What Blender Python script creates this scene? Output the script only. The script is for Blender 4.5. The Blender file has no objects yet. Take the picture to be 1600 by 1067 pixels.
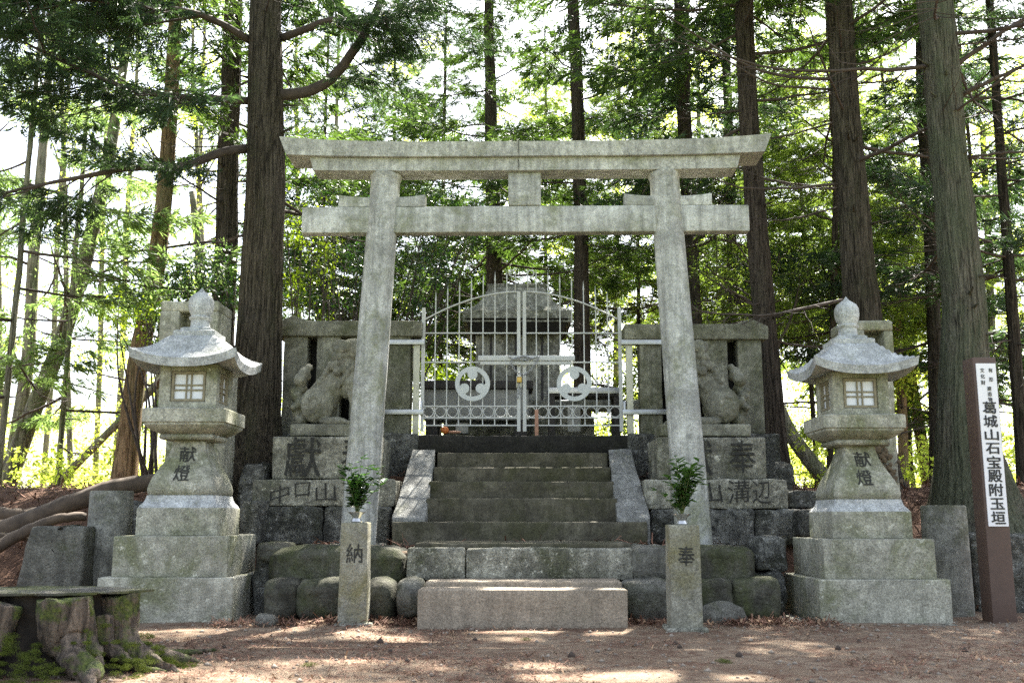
import bpy, bmesh, math, random
import numpy as np
from mathutils import Vector, Matrix
R = math.radians
sc = bpy.context.scene
COL = sc.collection

# ------------------------------------------------------------------ camera
F, CX, CY = 1573.0, 800.0, 533.5
TILT = R(9.9)
cam_d = bpy.data.cameras.new("camera"); cam = bpy.data.objects.new("camera", cam_d); COL.objects.link(cam)
cam.location = (0, 0, 1.0); cam.rotation_euler = (R(90) + TILT, 0, 0)
cam_d.sensor_width = 36; cam_d.lens = 36 * F / 1600
cam_d.clip_start = .1; cam_d.clip_end = 3000
cam_d.dof.use_dof = True; cam_d.dof.focus_distance = 12.0; cam_d.dof.aperture_fstop = 2.5
sc.camera = cam
# ------------------------------------------------------------------ sky + sun
SUN_DIR = Vector((0.22, 0.72, 1.0)).normalized()          # towards the sun: behind the shrine, a little right
elev = math.asin(SUN_DIR.z); azim = math.atan2(SUN_DIR.x, SUN_DIR.y)
w = bpy.data.worlds.new("World"); sc.world = w; w.use_nodes = True
nt = w.node_tree; nt.nodes.clear()
sky = nt.nodes.new("ShaderNodeTexSky"); sky.sky_type = 'NISHITA'; sky.sun_disc = False
sky.sun_elevation = elev; sky.sun_rotation = azim; sky.air_density = 1.0; sky.dust_density = 2.5; sky.ozone_density = 1.0
hs = nt.nodes.new("ShaderNodeHueSaturation"); hs.inputs['Saturation'].default_value = .55
bg = nt.nodes.new("ShaderNodeBackground"); bg.inputs[1].default_value = .075
wo = nt.nodes.new("ShaderNodeOutputWorld")
nt.links.new(sky.outputs[0], hs.inputs['Color']); nt.links.new(hs.outputs[0], bg.inputs[0]); nt.links.new(bg.outputs[0], wo.inputs[0])
sun_d = bpy.data.lights.new("sun", 'SUN'); sun_d.energy = 5.0; sun_d.angle = R(.5); sun_d.color = (1, .95, .86)
sun = bpy.data.objects.new("sun", sun_d); COL.objects.link(sun)
sun.rotation_euler = SUN_DIR.to_track_quat('Z', 'Y').to_euler(); sun.location = (4, 15, 25)
sc.view_settings.view_transform = 'Standard'; sc.view_settings.look = 'None'
sc.view_settings.exposure = 2.85; sc.view_settings.gamma = 1
cy = sc.cycles
cy.max_bounces = 7; cy.diffuse_bounces = 4; cy.glossy_bounces = 2; cy.transmission_bounces = 5; cy.transparent_max_bounces = 4
cy.caustics_reflective = False; cy.caustics_refractive = False; cy.sample_clamp_indirect = 8
cy.use_denoising = False

# ------------------------------------------------------------------ helpers
CT, ST = math.cos(TILT), math.sin(TILT)
def P(u, v, D):
    """the point seen at pixel (u, v) of the photograph, D metres in front of the camera along +Y"""
    dx, dy = (u - CX) / F, (CY - v) / F
    s = D / (CT - dy * ST)
    return np.array((dx * s, D, 1.0 + (ST + dy * CT) * s))
def rng_(s): return np.random.default_rng(s)
def _hash(ix, iy, iz, seed):
    h = (ix * 374761393 + iy * 668265263 + iz * 2147483647 + seed * 974634777).astype(np.int64) & 0xFFFFFFFF
    h = ((h ^ (h >> 13)) * 1274126177) & 0xFFFFFFFF
    h = ((h ^ (h >> 16)) * 2246822519) & 0xFFFFFFFF
    return ((h ^ (h >> 13)) & 0xFFFFFF) / float(0xFFFFFF)
def vnoise(p, seed=0):
    i = np.floor(p).astype(np.int64); f = p - i; f = f * f * (3 - 2 * f)
    out = 0
    for dx in (0, 1):
        for dy in (0, 1):
            for dz in (0, 1):
                wt = (f[:, 0] if dx else 1 - f[:, 0]) * (f[:, 1] if dy else 1 - f[:, 1]) * (f[:, 2] if dz else 1 - f[:, 2])
                out = out + wt * _hash(i[:, 0] + dx, i[:, 1] + dy, i[:, 2] + dz, seed)
    return out
def fbm(p, seed=0, octs=3):
    o, a, t = 0, 1, 0
    for k in range(octs):
        o = o + a * vnoise(p * (2 ** k) + k * 17.3, seed + k); t += a; a *= .5
    return o / t - .5
def nvec(p, seed, octs=3): return np.stack([fbm(p + 31.7 * k, seed + 11 * k, octs) for k in range(3)], 1)

def mesh(name, V, Fq, smooth=True, sharp=None):
    """V (n,3); Fq either a (m,k) array or a list of tuples"""
    me = bpy.data.meshes.new(name)
    V = np.asarray(V, dtype=np.float32)
    if isinstance(Fq, np.ndarray):
        k = Fq.shape[1]; m = len(Fq)
        me.vertices.add(len(V)); me.vertices.foreach_set('co', V.ravel())
        me.loops.add(m * k); me.loops.foreach_set('vertex_index', Fq.astype(np.int32).ravel())
        me.polygons.add(m); me.polygons.foreach_set('loop_start', np.arange(0, m * k, k, dtype=np.int32))
        me.polygons.foreach_set('loop_total', np.full(m, k, dtype=np.int32))
        me.update(calc_edges=True)
    else:
        me.from_pydata(V.tolist(), [], [list(map(int, f)) for f in Fq])
    me.polygons.foreach_set('use_smooth', [smooth] * len(me.polygons))
    if sharp: me.set_sharp_from_angle(angle=R(sharp))
    me.update()
    return me
ORIG = {}
def tagp(o, label=None, cat=None, group=None, kind=None):
    if label: o['label'] = label
    if cat: o['category'] = cat
    if group: o['group'] = group
    if kind: o['kind'] = kind
    return o
def thing(name, label, cat, loc, group=None):
    o = bpy.data.objects.new(name, None); COL.objects.link(o); o.location = loc; o.empty_display_size = .1
    ORIG[o.name] = np.array(loc, dtype=float)
    return tagp(o, label, cat, group)
def put(name, vf, mat, parent=None, loc=None, smooth=True, sharp=None, local=False, mats=None):
    """one mesh object: a part of `parent`, or a top-level one standing at loc. vf in world coordinates unless local"""
    V, Fq = vf
    org = ORIG[parent.name] if parent is not None else np.array(loc if loc is not None else (0, 0, 0), dtype=float)
    V = np.asarray(V, dtype=float)
    me = mesh(name, V if local else V - org, Fq, smooth, sharp)
    for m in (mats or [mat]): me.materials.append(m)
    o = bpy.data.objects.new(name, me); COL.objects.link(o)
    if parent is not None:
        o.parent = parent; ORIG[o.name] = org
    else:
        o.location = org; ORIG[o.name] = org
    return o
def solo(name, vf, mat, loc, label, cat, group=None, kind=None, **k):
    return tagp(put(name, vf, mat, None, loc, **k), label, cat, group, kind)
def copy_tree(o, parent=None):
    c = o.copy(); COL.objects.link(c)
    if parent is not None: c.parent = parent
    for ch in list(o.children): copy_tree(ch, c)
    return c
def join(*vfs):
    Vs, Fs, n = [], [], 0
    for V, Fq in vfs:
        V = np.asarray(V, dtype=float); Vs.append(V)
        if isinstance(Fq, np.ndarray): Fs.append(Fq + n)
        else: Fs += [tuple(i + n for i in f) for f in Fq]
        n += len(V)
    if Fs and all(isinstance(f, np.ndarray) for f in Fs) and len({f.shape[1] for f in Fs}) == 1: return np.concatenate(Vs), np.concatenate(Fs)
    out = []
    for f in Fs:
        if isinstance(f, np.ndarray): out += [tuple(r) for r in f]
        else: out.append(f)
    return np.concatenate(Vs), out

def rbox(x0, x1, y0, y1, z0, z1, r=.012, cell=.16, taper=0, amp=0, freq=4, seed=0, tz=None):
    """a box with rounded arrises on a fine grid; taper draws the top in; amp/freq weather its surface"""
    lo, hi = np.array((x0, y0, z0), float), np.array((x1, y1, z1), float)
    r = min(r, *(.49 * (hi - lo)))
    def axis(a, b):
        n = max(1, int(round((b - a - 2 * r) / cell)))
        return np.unique(np.round(np.concatenate(([a, a + .3 * r], np.linspace(a + r, b - r, n + 1), [b - .3 * r, b])), 6))
    A = [axis(lo[k], hi[k]) for k in range(3)]
    Vs, Fs, n = [], [], 0
    for k in range(3):
        a, b = [j for j in range(3) if j != k]
        g1, g2 = np.meshgrid(A[a], A[b], indexing='ij')
        na, nb = g1.shape
        idx = np.arange(na * nb).reshape(na, nb)
        q = np.stack([idx[:-1, :-1], idx[1:, :-1], idx[1:, 1:], idx[:-1, 1:]], -1).reshape(-1, 4)
        for side in (0, 1):
            v = np.zeros((na * nb, 3)); v[:, a] = g1.ravel(); v[:, b] = g2.ravel(); v[:, k] = hi[k] if side else lo[k]
            flip = (side == 1) == (k == 1)
            Vs.append(v); Fs.append((q[:, ::-1] if flip else q) + n); n += na * nb
    V, Fq = np.concatenate(Vs), np.concatenate(Fs)
    U, inv = np.unique(np.round(V, 5), axis=0, return_inverse=True)
    V, Fq = U, inv.reshape(-1)[Fq]
    q = np.clip(V, lo + r, hi - r); d = V - q; L = np.linalg.norm(d, axis=1, keepdims=True)
    V = q + d / np.maximum(L, 1e-9) * r * (L > 1e-9)
    if taper:
        c = (lo + hi) / 2; t = (V[:, 2:3] - z0) / (z1 - z0)
        tp = np.array([taper, taper] if np.isscalar(taper) else taper)
        V[:, :2] = c[:2] + (V[:, :2] - c[:2]) * (1 - tp / ((hi - lo)[:2] / 2) * t)
    if amp:
        V = V + amp * 2 * nvec(V * freq, seed, 3)
    return V, Fq
def pxbox(u0, u1, v0, v1, D, depth, **k):
    """front face spans the pixel rectangle at distance D, the body runs back by depth"""
    a, b = P(u0, (v0 + v1) / 2, D), P(u1, (v0 + v1) / 2, D)
    return rbox(a[0], b[0], D, D + depth, P(0, v1, D)[2], P(0, v0, D)[2], **k)
def bar(x0, x1, y0, y1, z0, z1):
    V = [(x, y, z) for x in (x0, x1) for y in (y0, y1) for z in (z0, z1)]
    return np.array(V, float), np.array([(0, 1, 3, 2), (4, 6, 7, 5), (0, 4, 5, 1), (2, 3, 7, 6), (0, 2, 6, 4), (1, 5, 7, 3)])
def tube(path, rad, n=10, caps=True, wob=0, seed=0):
    p = np.asarray(path, float); m = len(p); rad = np.broadcast_to(np.asarray(rad, float), (m,))
    t = np.gradient(p, axis=0); t /= np.maximum(np.linalg.norm(t, axis=1, keepdims=True), 1e-9)
    up = np.array((0, 0, 1.)) if abs(t[0][2]) < .9 else np.array((1., 0, 0))
    V = []
    s = np.cross(t[0], up); s /= np.linalg.norm(s)
    ang = np.linspace(0, 2 * math.pi, n, endpoint=False)
    for i in range(m):
        s = s - t[i] * np.dot(s, t[i]); s /= max(np.linalg.norm(s), 1e-9); b = np.cross(t[i], s)
        V.append(p[i] + rad[i] * (np.cos(ang)[:, None] * s + np.sin(ang)[:, None] * b))
    V = np.concatenate(V)
    idx = np.arange(m * n).reshape(m, n); nx = np.roll(idx, -1, 1)
    Fq = np.stack([idx[:-1], nx[:-1], nx[1:], idx[1:]], -1).reshape(-1, 4)
    if caps:
        V = np.concatenate([V, p[:1], p[-1:]]); a, b = m * n, m * n + 1
        c0 = np.stack([np.full(n, a), nx[0], idx[0], idx[0]], -1); c1 = np.stack([np.full(n, b), idx[-1], nx[-1], nx[-1]], -1)
        Fl = [tuple(f) for f in Fq] + [tuple(f[:3]) for f in c0] + [tuple(f[:3]) for f in c1]
        return V, Fl
    return V, Fq
def lathe(prof, n=32, c=(0, 0)):
    m = len(prof); ang = np.linspace(0, 2 * math.pi, n, endpoint=False)
    V = np.concatenate([np.stack([c[0] + r * np.cos(ang), c[1] + r * np.sin(ang), np.full(n, z)], 1) for r, z in prof])
    idx = np.arange(m * n).reshape(m, n); nx = np.roll(idx, -1, 1)
    Fl = [tuple(f) for f in np.stack([idx[:-1], nx[:-1], nx[1:], idx[1:]], -1).reshape(-1, 4)]
    Fl += [tuple(idx[0][::-1]), tuple(idx[-1])]
    return V, Fl
def sqloft(prof, cx, cy, bev=.08, nseg=1):
    """square stone with softened corners, prof = [(half width, z)]"""
    m = len(prof); base = []
    k = 1 - bev
    for sx, sy in ((1, -1), (1, 1), (-1, 1), (-1, -1)):
        a = (sx, sy * k) if sx * sy < 0 else (sx * k, sy)
        b = (sx * k, sy) if sx * sy < 0 else (sx, sy * k)
        base += [b, a]
    base = np.array(base); n = 8
    base = base[np.argsort(np.arctan2(base[:, 1], base[:, 0]))]
    V = np.concatenate([np.c_[cx + w_ * base[:, 0], cy + w_ * base[:, 1], np.full(n, z)] for w_, z in prof])
    idx = np.arange(m * n).reshape(m, n); nx = np.roll(idx, -1, 1)
    Fl = [tuple(f) for f in np.stack([idx[:-1], nx[:-1], nx[1:], idx[1:]], -1).reshape(-1, 4)] + [tuple(idx[0][::-1]), tuple(idx[-1])]
    return V, Fl
def prism(poly, y0, y1, bevel=.015):
    """polygon in (x, z), run from y0 to y1, arrises bevelled"""
    bm = bmesh.new(); n = len(poly)
    a = [bm.verts.new((x, y0, z)) for x, z in poly]; b = [bm.verts.new((x, y1, z)) for x, z in poly]
    bm.faces.new(a); bm.faces.new(b[::-1])
    for i in range(n): bm.faces.new((a[i], b[i], b[(i + 1) % n], a[(i + 1) % n]))
    bmesh.ops.recalc_face_normals(bm, faces=bm.faces[:])
    if bevel: bmesh.ops.bevel(bm, geom=bm.edges[:], offset=bevel, segments=2, affect='EDGES', profile=.5)
    V = np.array([v.co[:] for v in bm.verts]); bm.verts.index_update(); Fl = [tuple(v.index for v in f.verts) for f in bm.faces]
    bm.free(); return V, Fl
def spheres_blob(items, voxel, smooth=3, seed=0, amp=0, freq=14):
    """one continuous carved body grown from ellipsoids (centre, radii)"""
    bm = bmesh.new()
    for c, r in items:
        r = (r,) * 3 if np.isscalar(r) else r
        bmesh.ops.create_icosphere(bm, subdivisions=3, radius=1, matrix=Matrix.Translation(c) @ Matrix.Diagonal((*r, 1)))
    me = bpy.data.meshes.new("tmp"); bm.to_mesh(me); bm.free()
    o = bpy.data.objects.new("tmp", me); COL.objects.link(o)
    m = o.modifiers.new("r", 'REMESH'); m.mode = 'VOXEL'; m.voxel_size = voxel
    if smooth:
        s = o.modifiers.new("s", 'SMOOTH'); s.iterations = smooth; s.factor = .5
    dg = bpy.context.evaluated_depsgraph_get(); e = o.evaluated_get(dg); em = e.to_mesh()
    V = np.array([v.co[:] for v in em.vertices]); Fl = [tuple(p.vertices) for p in em.polygons]
    e.to_mesh_clear(); bpy.data.objects.remove(o); bpy.data.meshes.remove(me)
    if amp: V = V + amp * 2 * nvec(V * freq, seed, 2)
    return V, Fl
def capsule(a, b, ra, rb, n=6):
    a, b = np.array(a, float), np.array(b, float)
    return [(tuple(a + (b - a) * t), float(ra + (rb - ra) * t)) for t in np.linspace(0, 1, n)]
def glyphs(chars, cells, bold=0.0, depth=.004, shear=0):
    """characters as flat meshes in the x-z plane facing -y; cells = [(cx, cz, w, h)]; heavier strokes are several shifted passes"""
    out = []
    for ch, (cx_, cz_, gw, gh) in zip(chars, cells):
        cu = bpy.data.curves.new("t", 'FONT'); cu.body = ch; cu.size = 1; cu.resolution_u = 3
        o = bpy.data.objects.new("t", cu); COL.objects.link(o)
        dg = bpy.context.evaluated_depsgraph_get(); me = bpy.data.meshes.new_from_object(o.evaluated_get(dg))
        V = np.array([v.co[:] for v in me.vertices]).reshape(-1, 3); Fl = [tuple(p.vertices) for p in me.polygons]
        bpy.data.objects.remove(o); bpy.data.curves.remove(cu); bpy.data.meshes.remove(me)
        if len(V) == 0: continue
        lo, hi = V.min(0), V.max(0); c = (lo + hi) / 2; e = np.maximum(hi - lo, 1e-3)
        q = (V - c) / e; k_ = 1 - 2 * bold
        offs = [(0, 0)] if bold <= 0 else [(0, 0)] + [(bold * math.cos(a), bold * math.sin(a)) for a in np.linspace(0, 2 * math.pi, 8, endpoint=False)]
        for j, (ox, oz) in enumerate(offs):
            X = (q[:, 0] * k_ + ox) * gw; Z = (q[:, 1] * k_ + oz) * gh + shear * X
            out.append((np.c_[cx_ + X, np.full(len(V), -j * 4e-4), cz_ + Z], Fl))
    return join(*out)
def brushy(vf, seed, a):
    V, Fl = vf; V = V.copy(); d = nvec(V * (1.2 / max(a, 1e-3) * .12), seed, 2) * a * 2; V[:, 0] += d[:, 0]; V[:, 2] += d[:, 2]
    return V, Fl

def resample(p, n):
    p = np.asarray(p, float); d = np.r_[0, np.cumsum(np.linalg.norm(np.diff(p, axis=0), axis=1))]; s = np.linspace(0, d[-1], n)
    # smooth interpolation
    out = np.c_[[np.interp(s, d, p[:, k]) for k in range(3)]].T
    for _ in range(2): out[1:-1] = .25 * out[:-2] + .5 * out[1:-1] + .25 * out[2:]
    return out

# ------------------------------------------------------------------ materials
def newmat(name):
    m = bpy.data.materials.new(name); m.use_nodes = True
    t = m.node_tree; b = t.nodes['Principled BSDF']
    return m, t, b
class NT:
    def __init__(s, t): s.t = t
    def n(s, k, **kw):
        x = s.t.nodes.new('ShaderNode' + k)
        for a, v in kw.items(): setattr(x, a, v)
        return x
    def l(s, a, b): s.t.links.new(a, b)
    def coord(s, scale=(1, 1, 1), rnd=True):
        tc = s.n('TexCoord'); mp = s.n('Mapping'); mp.inputs['Scale'].default_value = scale
        if rnd:
            oi = s.n('ObjectInfo'); ad = s.n('VectorMath', operation='ADD'); ml = s.n('Math', operation='MULTIPLY'); ml.inputs[1].default_value = 37.0
            s.l(oi.outputs['Random'], ml.inputs[0]); s.l(tc.outputs['Object'], ad.inputs[0]); s.l(ml.outputs[0], ad.inputs[1]); s.l(ad.outputs[0], mp.inputs[0])
        else: s.l(tc.outputs['Object'], mp.inputs[0])
        return mp.outputs[0]
    def noise(s, vec, scale, detail=4, rough=.55, dist=0):
        x = s.n('TexNoise'); x.inputs['Scale'].default_value = scale; x.inputs['Detail'].default_value = detail
        x.inputs['Roughness'].default_value = rough; x.inputs['Distortion'].default_value = dist
        s.l(vec, x.inputs['Vector']); return x.outputs['Fac']
    def ramp(s, fac, stops):
        x = s.n('ValToRGB'); r = x.color_ramp
        while len(r.elements) < len(stops): r.elements.new(.5)
        for e, (p, c) in zip(r.elements, stops):
            e.position = p; e.color = (*c, 1) if not np.isscalar(c) else (c, c, c, 1)
        s.l(fac, x.inputs[0]); return x.outputs[0]
    def mix(s, fac, a, b, mode='MIX'):
        x = s.n('Mix', data_type='RGBA', blend_type=mode)
        for val, i in ((fac, 0), (a, 6), (b, 7)):
            if isinstance(val, (int, float)): x.inputs[i].default_value = val
            elif isinstance(val, tuple): x.inputs[i].default_value = (*val, 1)
            else: s.l(val, x.inputs[i])
        return x.outputs[2]
    def bump(s, h, strength, dist, normal=None):
        x = s.n('Bump'); x.inputs['Strength'].default_value = strength; x.inputs['Distance'].default_value = dist
        s.l(h, x.inputs['Height'])
        if normal is not None: s.l(normal, x.inputs['Normal'])
        return x.outputs[0]
def granite(name, col, dark=.55, moss=.3, mosscol=(.085, .10, .045), speck=.5, bumpd=.006, lichen=.15, stain=(.40, .62), mott=.35, ladd=.06, streak=.7):
    """weathered granite: mineral grain, stains that run down, moss films, pale lichen and dark pits"""
    m, t, b = newmat(name); k = NT(t); v = k.coord()
    c = tuple(col)
    n_sp = k.noise(v, 70, 2, .75); n_s2 = k.noise(v, 30, 3, .7); n_st = k.noise(v, 2.3, 8, .66, .7); n_ms = k.noise(v, 1.7, 9, .70, .5); n_md = k.noise(v, 15, 6, .72, .3)
    vs = k.coord((8, 8, .55)); n_str = k.noise(vs, 1.6, 6, .65)
    base = k.mix(k.ramp(n_st, [(stain[0], 0), (stain[1], 1)]), tuple(x * dark for x in c), c)
    base = k.mix(k.ramp(n_str, [(.54 - .12 * streak, 0), (.72, streak)]), base, tuple(x * dark * .72 for x in c))
    base = k.mix(k.ramp(n_ms, [(.60 - moss * .30, 0), (.74 - moss * .25, .85)]), base, mosscol)
    base = k.mix(k.ramp(n_md, [(.50, 0), (.66, mott * 1.7)]), base, tuple(x * dark * .45 for x in c))
    base = k.mix(k.ramp(n_md, [(.30, min(1, lichen * 2.4)), (.43, 0)]), base, tuple(min(.75, x * 1.55 + ladd) for x in c))
    base = k.mix(min(1, speck * .85), base, k.ramp(n_sp, [(.34, .16), (.5, .5), (.66, .82)]), 'OVERLAY')
    base = k.mix(speck * .7, base, k.ramp(n_s2, [(.33, .25), (.5, .5), (.66, .74)]), 'OVERLAY')
    t.links.new(base, b.inputs['Base Color']); b.inputs['Roughness'].default_value = .9; b.inputs['Specular IOR Level'].default_value = .2
    h = k.bump(n_sp, .6, bumpd); h = k.bump(n_s2, .6, bumpd * 1.6, h); h = k.bump(n_md, .6, bumpd * 3.5, h); t.links.new(h, b.inputs['Normal'])
    return m
def plain(name, col, rough=.6, metal=0, var=.25, scale=12, bump=.0):
    m, t, b = newmat(name); k = NT(t); v = k.coord()
    n = k.noise(v, scale, 5, .6)
    t.links.new(k.mix(k.ramp(n, [(.3, 0), (.7, 1)]), tuple(x * (1 - var) for x in col), tuple(min(1, x * (1 + var)) for x in col)), b.inputs['Base Color'])
    b.inputs['Roughness'].default_value = rough; b.inputs['Metallic'].default_value = metal
    if bump: t.links.new(k.bump(n, .6, bump), b.inputs['Normal'])
    return m
def bark(name, c1, c2, green=.25, gcol=(.07, .085, .045), sc_=1):
    m, t, b = newmat(name); k = NT(t)
    v = k.coord((17 * sc_, 17 * sc_, 1.0 * sc_)); v2 = k.coord((1.6, 1.6, .6)); v3 = k.coord((48 * sc_, 48 * sc_, 3.6 * sc_))
    f = k.noise(v, 1.0, 7, .66, 1.4); f3 = k.noise(v3, 1.0, 5, .68, .8); g = k.noise(v2, 1.8, 7, .68)
    col = k.mix(k.ramp(f, [(.40, 0), (.56, 1)]), tuple(x * .22 for x in c1), c1)  # furrow shade painted into the colour, since the relief alone shows little
    col = k.mix(k.ramp(f3, [(.46, 0), (.66, .85)]), col, c2)
    col = k.mix(k.ramp(f3, [(.34, .8), (.46, 0)]), col, tuple(x * .25 for x in c1))
    col = k.mix(k.ramp(g, [(.62 - green * .35, 0), (.76 - green * .3, .7)]), col, k.mix(f3, tuple(x * .5 for x in gcol), tuple(x * 1.35 for x in gcol)))
    t.links.new(col, b.inputs['Base Color']); b.inputs['Roughness'].default_value = .95; b.inputs['Specular IOR Level'].default_value = .12
    h = k.bump(f, 1.0, .07); h = k.bump(f3, .9, .02, h); t.links.new(h, b.inputs['Normal'])
    return m
def leafmat(name, c1, c2, trans=.45, tcol=None, gloss=.3, rough=.5, scale=.9):
    m, t, b = newmat(name); k = NT(t); v = k.coord()
    n = k.noise(v, scale, 3, .6); n2 = k.noise(v, 14, 2, .5)
    col = k.mix(k.ramp(n, [(.35, 0), (.65, 1)]), c1, c2)
    col = k.mix(k.ramp(n2, [(.35, .0), (.7, .5)]), col, tuple(x * 1.5 for x in c2))
    b.inputs['Roughness'].default_value = rough; b.inputs['Specular IOR Level'].default_value = gloss
    t.links.new(col, b.inputs['Base Color'])
    tr = k.n('BsdfTranslucent'); mx = k.n('MixShader'); mx.inputs[0].default_value = trans
    tc = tcol or (1.5, 1.6, .8)
    k.l(k.mix(1.0, col, tc, 'MULTIPLY'), tr.inputs[0])
    out = [x for x in t.nodes if x.type == 'OUTPUT_MATERIAL'][0]
    k.l(b.outputs[0], mx.inputs[1]); k.l(tr.outputs[0], mx.inputs[2]); k.l(mx.outputs[0], out.inputs[0])
    return m

M_torii = granite('pale_granite', (.585, .59, .545), dark=.55, moss=.30, mosscol=(.20, .21, .125), speck=.5, lichen=.1, mott=.36, stain=(.36, .60), streak=1.0)
M_lantern = granite('lantern_granite', (.46, .45, .365), dark=.60, moss=.46, mosscol=(.155, .165, .085), speck=.6, lichen=.3, mott=.3)
M_lroof = granite('lantern_roof_granite', (.50, .515, .50), dark=.66, moss=.15, mosscol=(.18, .19, .12), speck=.6, lichen=.2, mott=.3)
M_fence = granite('fence_granite', (.31, .305, .235), dark=.5, moss=.48, mosscol=(.085, .09, .045), speck=.65, lichen=.2, bumpd=.009)
M_ped = granite('pedestal_granite', (.42, .41, .335), dark=.42, moss=.40, mosscol=(.07, .075, .04), speck=.75, lichen=.42, bumpd=.014, mott=.5, ladd=.1)
M_rough = granite('rough_granite', (.27, .27, .24), dark=.35, moss=.38, mosscol=(.045, .05, .028), speck=.9, lichen=.6, bumpd=.035, mott=.6, ladd=.16)
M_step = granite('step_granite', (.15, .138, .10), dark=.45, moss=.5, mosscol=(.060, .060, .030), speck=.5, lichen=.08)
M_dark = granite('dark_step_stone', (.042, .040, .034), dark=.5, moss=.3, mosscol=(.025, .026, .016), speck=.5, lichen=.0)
M_kerb = granite('warm_granite', (.35, .295, .225), dark=.75, moss=.1, mosscol=(.20, .175, .12), speck=.5, lichen=.05, mott=.15)
M_cheek = granite('cheek_granite', (.34, .34, .315), dark=.55, moss=.15, mosscol=(.12, .125, .08), speck=.7, lichen=.25, bumpd=.012)
M_boulder = granite('mossy_boulder', (.14, .135, .105), dark=.4, moss=.56, mosscol=(.060, .070, .026), speck=.5, lichen=.10, bumpd=.014)
M_boulder2 = granite('grey_boulder', (.20, .195, .165), dark=.5, moss=.36, mosscol=(.06, .068, .03), speck=.55, lichen=.15, bumpd=.014)
M_post = granite('post_granite', (.33, .32, .255), dark=.66, moss=.40, mosscol=(.18, .165, .075), speck=.6, lichen=.12, mott=.25)
M_lion = granite('carved_granite', (.32, .315, .25), dark=.5, moss=.34, mosscol=(.10, .105, .058), speck=.5, lichen=.22, bumpd=.008, mott=.28)
M_cyl = granite('pillar_granite', (.29, .285, .245), dark=.55, moss=.35, mosscol=(.10, .105, .058), speck=.7, lichen=.2)
M_ink = plain('engraved_ink', (.022, .022, .02), .9, 0, .3, 40)
M_ink2 = plain('weathered_engraving', (.028, .028, .024), .95, 0, .5, 30)
def worn_ink(name, stone, keep):
    m, t, b = newmat(name); k = NT(t); v = k.coord(); n = k.noise(v, 26, 5, .7); n2 = k.noise(v, 80, 2, .6)
    c = k.mix(k.ramp(n, [(keep, 0), (keep + .10, 1)]), k.mix(n2, (.012, .012, .010), (.05, .05, .043)), stone)
    k.l(c, b.inputs['Base Color']); b.inputs['Roughness'].default_value = .95; return m
M_ink = worn_ink('engraved_ink', (.22, .22, .18), .60); M_ink2 = worn_ink('weathered_engraving', (.20, .20, .165), .60)
M_metal = plain('pale_painted_metal', (.53, .54, .52), .5, 0, .1, 30)
M_disc = plain('grey_painted_plate', (.56, .585, .57), .5, 0, .06, 8)
M_cream = plain('cream_painted_post', (.55, .54, .42), .5, 0, .15, 9)
M_steel = plain('galvanised_steel', (.42, .43, .44), .4, .8, .15, 14)
M_brass = plain('worn_brass', (.45, .30, .08), .4, .8, .25, 20)
M_signb = plain('brown_painted_wood', (.085, .052, .038), .6, 0, .12, 10, .002)
M_white = plain('white_plate', (.78, .78, .80), .4, 0, .02, 5)
M_black = plain('black_lettering', (.012, .012, .014), .5, 0, .1, 5)
M_frame = plain('window_frame_wood', (.24, .21, .14), .8, 0, .3, 22)
M_pane = plain('frosted_pane', (.74, .76, .80), .35, 0, .04, 6)
M_dwood = plain('dark_weathered_wood', (.03, .027, .024), .8, 0, .4, 9, .004)
M_gwood = plain('grey_box_wood', (.22, .225, .215), .8, 0, .2, 6, .003)
M_stake = plain('reddish_wood', (.38, .2, .13), .7, 0, .2, 20)
M_orange = plain('orange_peel', (.6, .17, .04), .5, 0, .15, 20)
M_silver = plain('silver_vase', (.6, .6, .58), .25, .9, .08, 10)
M_cone = plain('dark_cone', (.05, .035, .025), .9, 0, .4, 60, .01)
B_big = bark('brown_furrowed_bark', (.092, .078, .058), (.150, .126, .094), .32, (.075, .075, .045))
B_grey = bark('grey_green_bark', (.135, .125, .095), (.21, .195, .15), .62, (.105, .12, .075))
B_dark = bark('dark_bark', (.068, .058, .046), (.10, .084, .066), .15)
B_red = bark('mid_red_bark', (.096, .077, .060), (.135, .108, .084), .2, (.06, .06, .04))
B_root = plain('brown_root_bark', (.075, .055, .038), .9, 0, .5, 7, .01)
B_pale = bark('pale_smooth_bark', (.27, .25, .19), (.36, .33, .26), .5, (.16, .18, .09), .6)
B_tan = bark('tan_bark', (.30, .20, .115), (.40, .28, .17), .35, (.18, .17, .085), .7)
M_twig = plain('twig_bark', (.062, .046, .036), .9, 0, .35, 8)
L_cedar = leafmat('cedar_needles', (.030, .058, .021), (.060, .100, .032), .46, (1.7, 1.75, .7))
L_cedar2 = leafmat('dark_cedar_needles', (.021, .043, .021), (.041, .071, .034), .41, (1.6, 1.7, .9))
L_light = leafmat('light_cedar_needles', (.070, .115, .036), (.125, .18, .052), .56, (1.75, 1.7, .65))
L_pale = leafmat('pale_hanging_sprays', (.095, .145, .065), (.16, .22, .095), .58, (1.5, 1.6, .9))
L_spring = leafmat('spring_leaves', (.28, .37, .075), (.40, .48, .115), .74, (1.5, 1.45, .75))
L_cam = leafmat('glossy_evergreen_leaves', (.012, .032, .012), (.025, .055, .018), .3, (1.8, 2.0, .6), .6, .3)
L_yel = leafmat('yellow_green_leaves', (.10, .16, .02), (.18, .25, .03), .55, (1.5, 1.5, .5))
L_sak = leafmat('cut_evergreen_leaves', (.03, .075, .025), (.06, .12, .035), .3, (1.5, 1.7, .6), .5, .35)

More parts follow.
